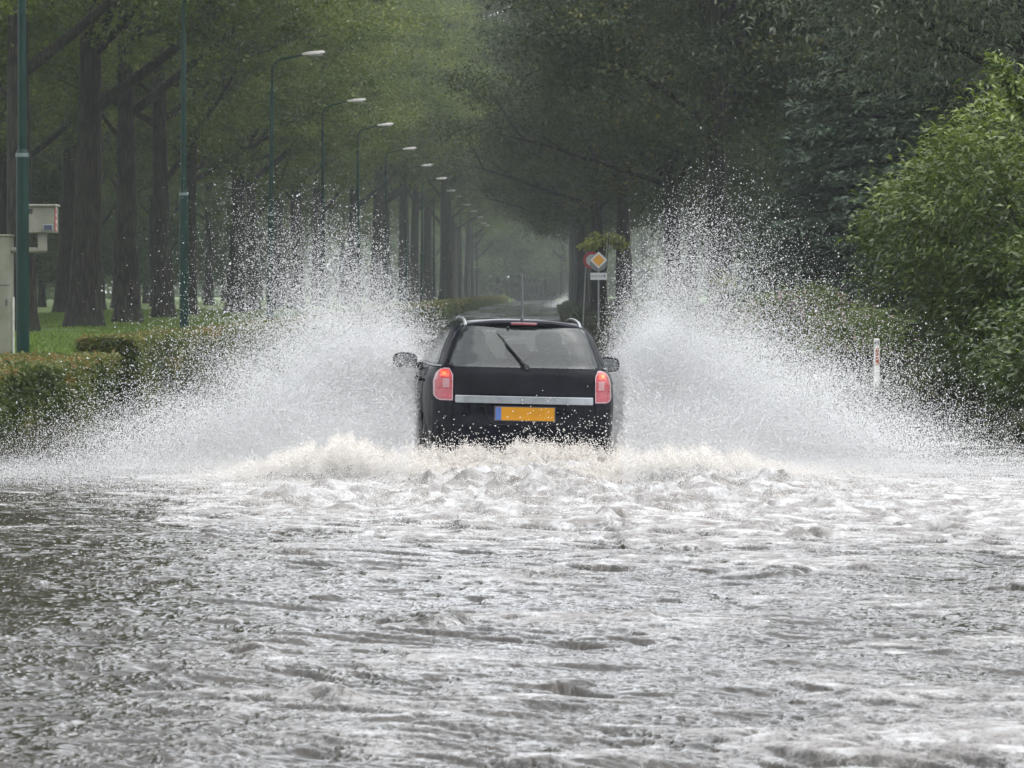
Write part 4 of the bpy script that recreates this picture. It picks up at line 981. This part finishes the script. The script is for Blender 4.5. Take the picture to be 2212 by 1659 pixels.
TET = np.array([[1, 1, 1], [1, -1, -1], [-1, 1, -1], [-1, -1, 1]]) / math.sqrt(3); TF = np.array([[0, 1, 2], [0, 3, 1], [0, 2, 3], [1, 3, 2]])
OCT = np.array([[1, 0, 0], [-1, 0, 0], [0, 1, 0], [0, -1, 0], [0, 0, 1], [0, 0, -1.0]]); OF = np.array([[0, 2, 4], [2, 1, 4], [1, 3, 4], [3, 0, 4], [2, 0, 5], [1, 2, 5], [3, 1, 5], [0, 3, 5]])
def drops(P, r, seed, big=False, stretch=0.0):
    g = np.random.default_rng(seed); n_ = len(P); B, BF = (OCT, OF) if big else (TET, TF)
    q = g.standard_normal((n_, 4)); q /= np.linalg.norm(q, axis=1)[:, None]; w_, x, y, z = q.T
    Rm = np.stack([1 - 2 * (y * y + z * z), 2 * (x * y - w_ * z), 2 * (x * z + w_ * y), 2 * (x * y + w_ * z), 1 - 2 * (x * x + z * z), 2 * (y * z - w_ * x), 2 * (x * z - w_ * y), 2 * (y * z + w_ * x), 1 - 2 * (x * x + y * y)], -1).reshape(n_, 3, 3)
    if stretch: B = B * np.array([1, 1, 1 + stretch])
    V_ = P[:, None] + np.einsum('nij,kj->nki', Rm, B) * r[:, None, None]
    F_ = (np.arange(n_) * len(B))[:, None, None] + BF[None]
    return V_.reshape(-1, 3), F_.reshape(-1, 3)
ALB = [.90, .70, .56, .70, .72, .72]  # core drops coloured paler against the plume's own shade, outer drops duller
def join(parts):
    global JA
    Vs, Fs, o_, A_ = [], [], 0, []
    for q, (a, b) in enumerate(parts): Vs.append(a); Fs.append(b + o_); o_ += len(a); A_.append(np.full(len(a), ALB[q % 6]))
    JA = {'albedo': np.concatenate(A_)}
    return np.concatenate(Vs), np.concatenate(Fs)
FN = field(512, 6.0, .10, 1.2, 91, 1.0)
def plume(sgn, ox_, tab, seed, n_core, n_mid, n_tail):
    g = np.random.default_rng(seed); ta, tr_ = np.array(tab[0]), np.array(tab[1])
    def ang(n_, p_=2.0):
        a = np.linspace(ta[0], ta[-1], 400); pdf = np.interp(a, ta, tr_) ** p_; c = np.cumsum(pdf); c /= c[-1]
        return np.interp(g.uniform(0, 1, n_), c, a)
    def place(th_, q, ysp):
        y0 = g.normal(0, 1, len(th_)) * ysp; rm = np.interp(th_, ta, tr_)
        # ragged jets: radius and density wander with angle and depth
        wob = sample(FN, 6.0, th_ * .045, y0 * .8 + seed) * .10 + sample(FN, 6.0, th_ * .012 + 2, y0 * .3 + seed) * .09
        rr_ = rm * q * (1 + wob)
        a = np.radians(th_ + g.normal(0, 2.5, len(th_)))
        x = ox_ + sgn * rr_ * np.cos(a); z = .04 + rr_ * np.sin(a); Y = 36.2 + y0 * .8 - 2.6 * np.clip((rr_ - .45) / 2.2, 0, 1) * np.clip(1.3 - th_ / 90, .3, 1) - .4 * g.uniform(0, 1, len(th_))
        x = x + g.normal(0, .03, len(x)); z = z + g.normal(0, .03, len(x))
        k = z > -.02; return np.stack([x, Y, z], -1)[k]
    tc_ = ang(n_core, 1.6); fr_ = .84 - .30 * np.clip((tc_ - 15) / 50, 0, 1); c1 = place(tc_, fr_ * np.abs(1 - .5 * g.gamma(1.2, .35, n_core)) * g.uniform(0, 1, n_core) ** .55 * 1.12, .45)
    q2 = .42 + .30 * np.abs(g.normal(0, 1, n_mid)) ** 1.0; c2 = place(ang(n_mid), np.clip(q2, 0, 1.05) * g.uniform(.86, 1, n_mid), .5)
    q3 = .60 + .26 * g.gamma(1.5, .55, n_tail); k = q3 < 1.16; c3 = place(ang(n_tail)[k], q3[k], .55)
    return [drops(c1, g.uniform(.0028, .0052, len(c1)), seed + 1), drops(c2, g.uniform(.0022, .0052, len(c2)), seed + 2, False, .2), drops(c3, g.lognormal(math.log(.0038), .38, len(c3)), seed + 3, True, .35)]
def flank(sgn, x0, seed, n_):
    g = np.random.default_rng(seed); x = x0 + sgn * np.abs(g.normal(0, .16, n_)); Y = g.uniform(32.7, 34.4, n_); z = np.abs(g.normal(0, .30, n_))
    return drops(np.stack([x - .075 * (Y - 32.8), Y, z], -1), g.uniform(.002, .005, n_), seed)
def inner(sgn, ox_, seed, n_):
    g = np.random.default_rng(seed); x = ox_ + sgn * np.abs(g.normal(0, .85, n_)); Y = 33.5 + g.normal(0, .35, n_); z = np.abs(g.normal(0, 1, n_)) * (.36 + .06 * sample(FN, 6.0, x * .5, Y * 2 + seed))
    return drops(np.stack([x, Y, z], -1), g.uniform(.0025, .005, n_), seed)
def skirt(sgn, xa, xb, seed, n_, zs=.10, yc=32.4, ys=1.3, r0=.0022):
    g = np.random.default_rng(seed); u = g.uniform(0, 1, n_) ** 1.35; x = xa + (xb - xa) * u
    z = np.abs(g.normal(0, 1, n_)) * zs * (1.6 - u) ; Y = yc + g.normal(0, ys, n_)
    return drops(np.stack([x, Y, z], -1), g.uniform(r0 * .7, r0 * 1.7, n_), seed)
LT = ([0, 3, 8, 20, 35, 47, 60, 68, 80, 95, 108], [3.9, 3.5, 2.95, 2.35, 2.2, 2.35, 2.45, 2.4, 1.9, 1.2, .4])
RT = ([0, 3, 15, 32, 46, 60, 72, 80, 92, 104], [3.7, 3.4, 2.6, 2.35, 2.3, 2.35, 2.4, 2.05, 1.3, .5])
Vv, Ff = join(plume(-1, -1.18, LT, 301, 420000, 170000, 24000) + [skirt(-1, -1.2, -5.3, 305, 110000), inner(-1, -1.2, 306, 120000), flank(-1, CARX - .93, 307, 16000)])
o = link('spray', np_mesh('spray', Vv, Ff, M['spray'], False, JA)); tag(o, 'white fan of spray thrown up left of the black car', 'spray', kind='stuff')
Vv, Ff = join(plume(1, .60, RT, 311, 420000, 170000, 24000) + [skirt(1, .6, 4.9, 315, 110000), inner(1, .66, 316, 120000), flank(1, CARX + .90, 317, 9000)])
o = link('spray', np_mesh('spray', Vv, Ff, M['spray'], False, JA)); tag(o, 'white fan of spray thrown up right of the black car', 'spray', kind='stuff')

# churned fringe behind the bumper and mounds beside it
g = np.random.default_rng(401); n_ = 150000
x = CARX + g.uniform(-1.05, 1.0, n_); yj = .12 - np.abs(g.normal(0, .42, n_)); top_ = .15 + .035 * sample(FN, 6.0, x * 1.3, yj) + .07 * np.exp(-((x - CARX - .15) / .5) ** 2) + .03 * sample(FN, 6.0, x * 3, yj * 3 + 2)
z = top_ * np.clip(1 + .8 * yj, .25, 1) * g.uniform(0, 1, n_) ** .6 + g.exponential(.018, n_); P1 = np.stack([x, 32.25 + yj, z], -1)
n_ = 80000; x = CARX - 1.5 + g.normal(0, .48, n_); z = (.27 + .07 * sample(FN, 6.0, x * 2, 0 * x + 4)) * np.exp(-((x - CARX + 1.45) / .75) ** 2) * g.uniform(0, 1, n_) ** .6 + g.exponential(.03, n_)
P2 = np.stack([x, 31.9 + g.normal(0, .35, n_), z], -1)
n_ = 60000; x = CARX + 1.5 + g.normal(0, .5, n_); z = (.20 + .06 * sample(FN, 6.0, x * 2, 0 * x + 1)) * np.exp(-((x - CARX - 1.45) / .8) ** 2) * g.uniform(0, 1, n_) ** .6 + g.exponential(.03, n_)
P3 = np.stack([x, 31.9 + g.normal(0, .35, n_), z], -1)
n_ = 4500; x = CARX + g.uniform(-1.0, 1.0, n_); P4 = np.stack([x, 32.2 + g.normal(0, .15, n_), .18 + g.exponential(.055, n_) * (1 + .6 * (x > CARX))], -1)
n_ = 70000; x = CARX + g.normal(0, 1.9, n_); Y_ = 32.3 - g.exponential(1.9, n_); hz = .03 + .10 * np.exp(-(32.3 - Y_) / 1.5); P5 = np.stack([x, Y_, hz * g.uniform(.2, 1.4, n_) + .03 * sample(f1, 24, x * .85, Y_)], -1)
parts = [drops(P1, g.uniform(.003, .006, len(P1)), 1), drops(P2, g.uniform(.003, .006, len(P2)), 2), drops(P3, g.uniform(.003, .006, len(P3)), 3), drops(P4, g.uniform(.0025, .006, len(P4)), 4, True, .5), drops(P5, g.uniform(.002, .005, len(P5)), 5)]
Vv, Ff = join(parts); o = link('wake_foam', np_mesh('wake_foam', Vv, Ff, M['foam_drops'])); tag(o, 'boiling foam churned up right behind the rear bumper', 'foam', kind='stuff')
# far spray of traffic down the avenue
g = np.random.default_rng(402); n_ = 9000; a = np.abs(g.normal(0, .45, n_)); P6 = np.stack([lat(1228, 330) - 1.6 * a, 330 + g.normal(0, 1.5, n_), .42 + np.abs(g.normal(0, .42, n_)) * (1.2 - .6 * np.clip(a, 0, 1))], -1)
Vv, Ff = drops(P6, g.uniform(.012, .022, n_), 6); o = link('spray', np_mesh('spray', Vv, Ff, M['spray'], False, {'albedo': np.full(len(Vv), .8)})); tag(o, 'small distant patch of white spray far down the road', 'spray', kind='stuff')

# ------------------------------------------------------------------ rainy air
mb = MB(); mb.box((0, 350, 29), (240, 760, 64)); hz = mb.build('haze', None)
m, n, out = mat_new('haze'); v = N(n, 'ShaderNodeVolumePrincipled', Density=.00038, Anisotropy=.2); v.inputs['Color'].default_value = (.56, .60, .60, 1)
n.links.new(v.outputs[0], out.inputs['Volume']); hz.data.materials.append(m); tag(hz, 'rain mist greying the far avenue', 'haze', kind='stuff')
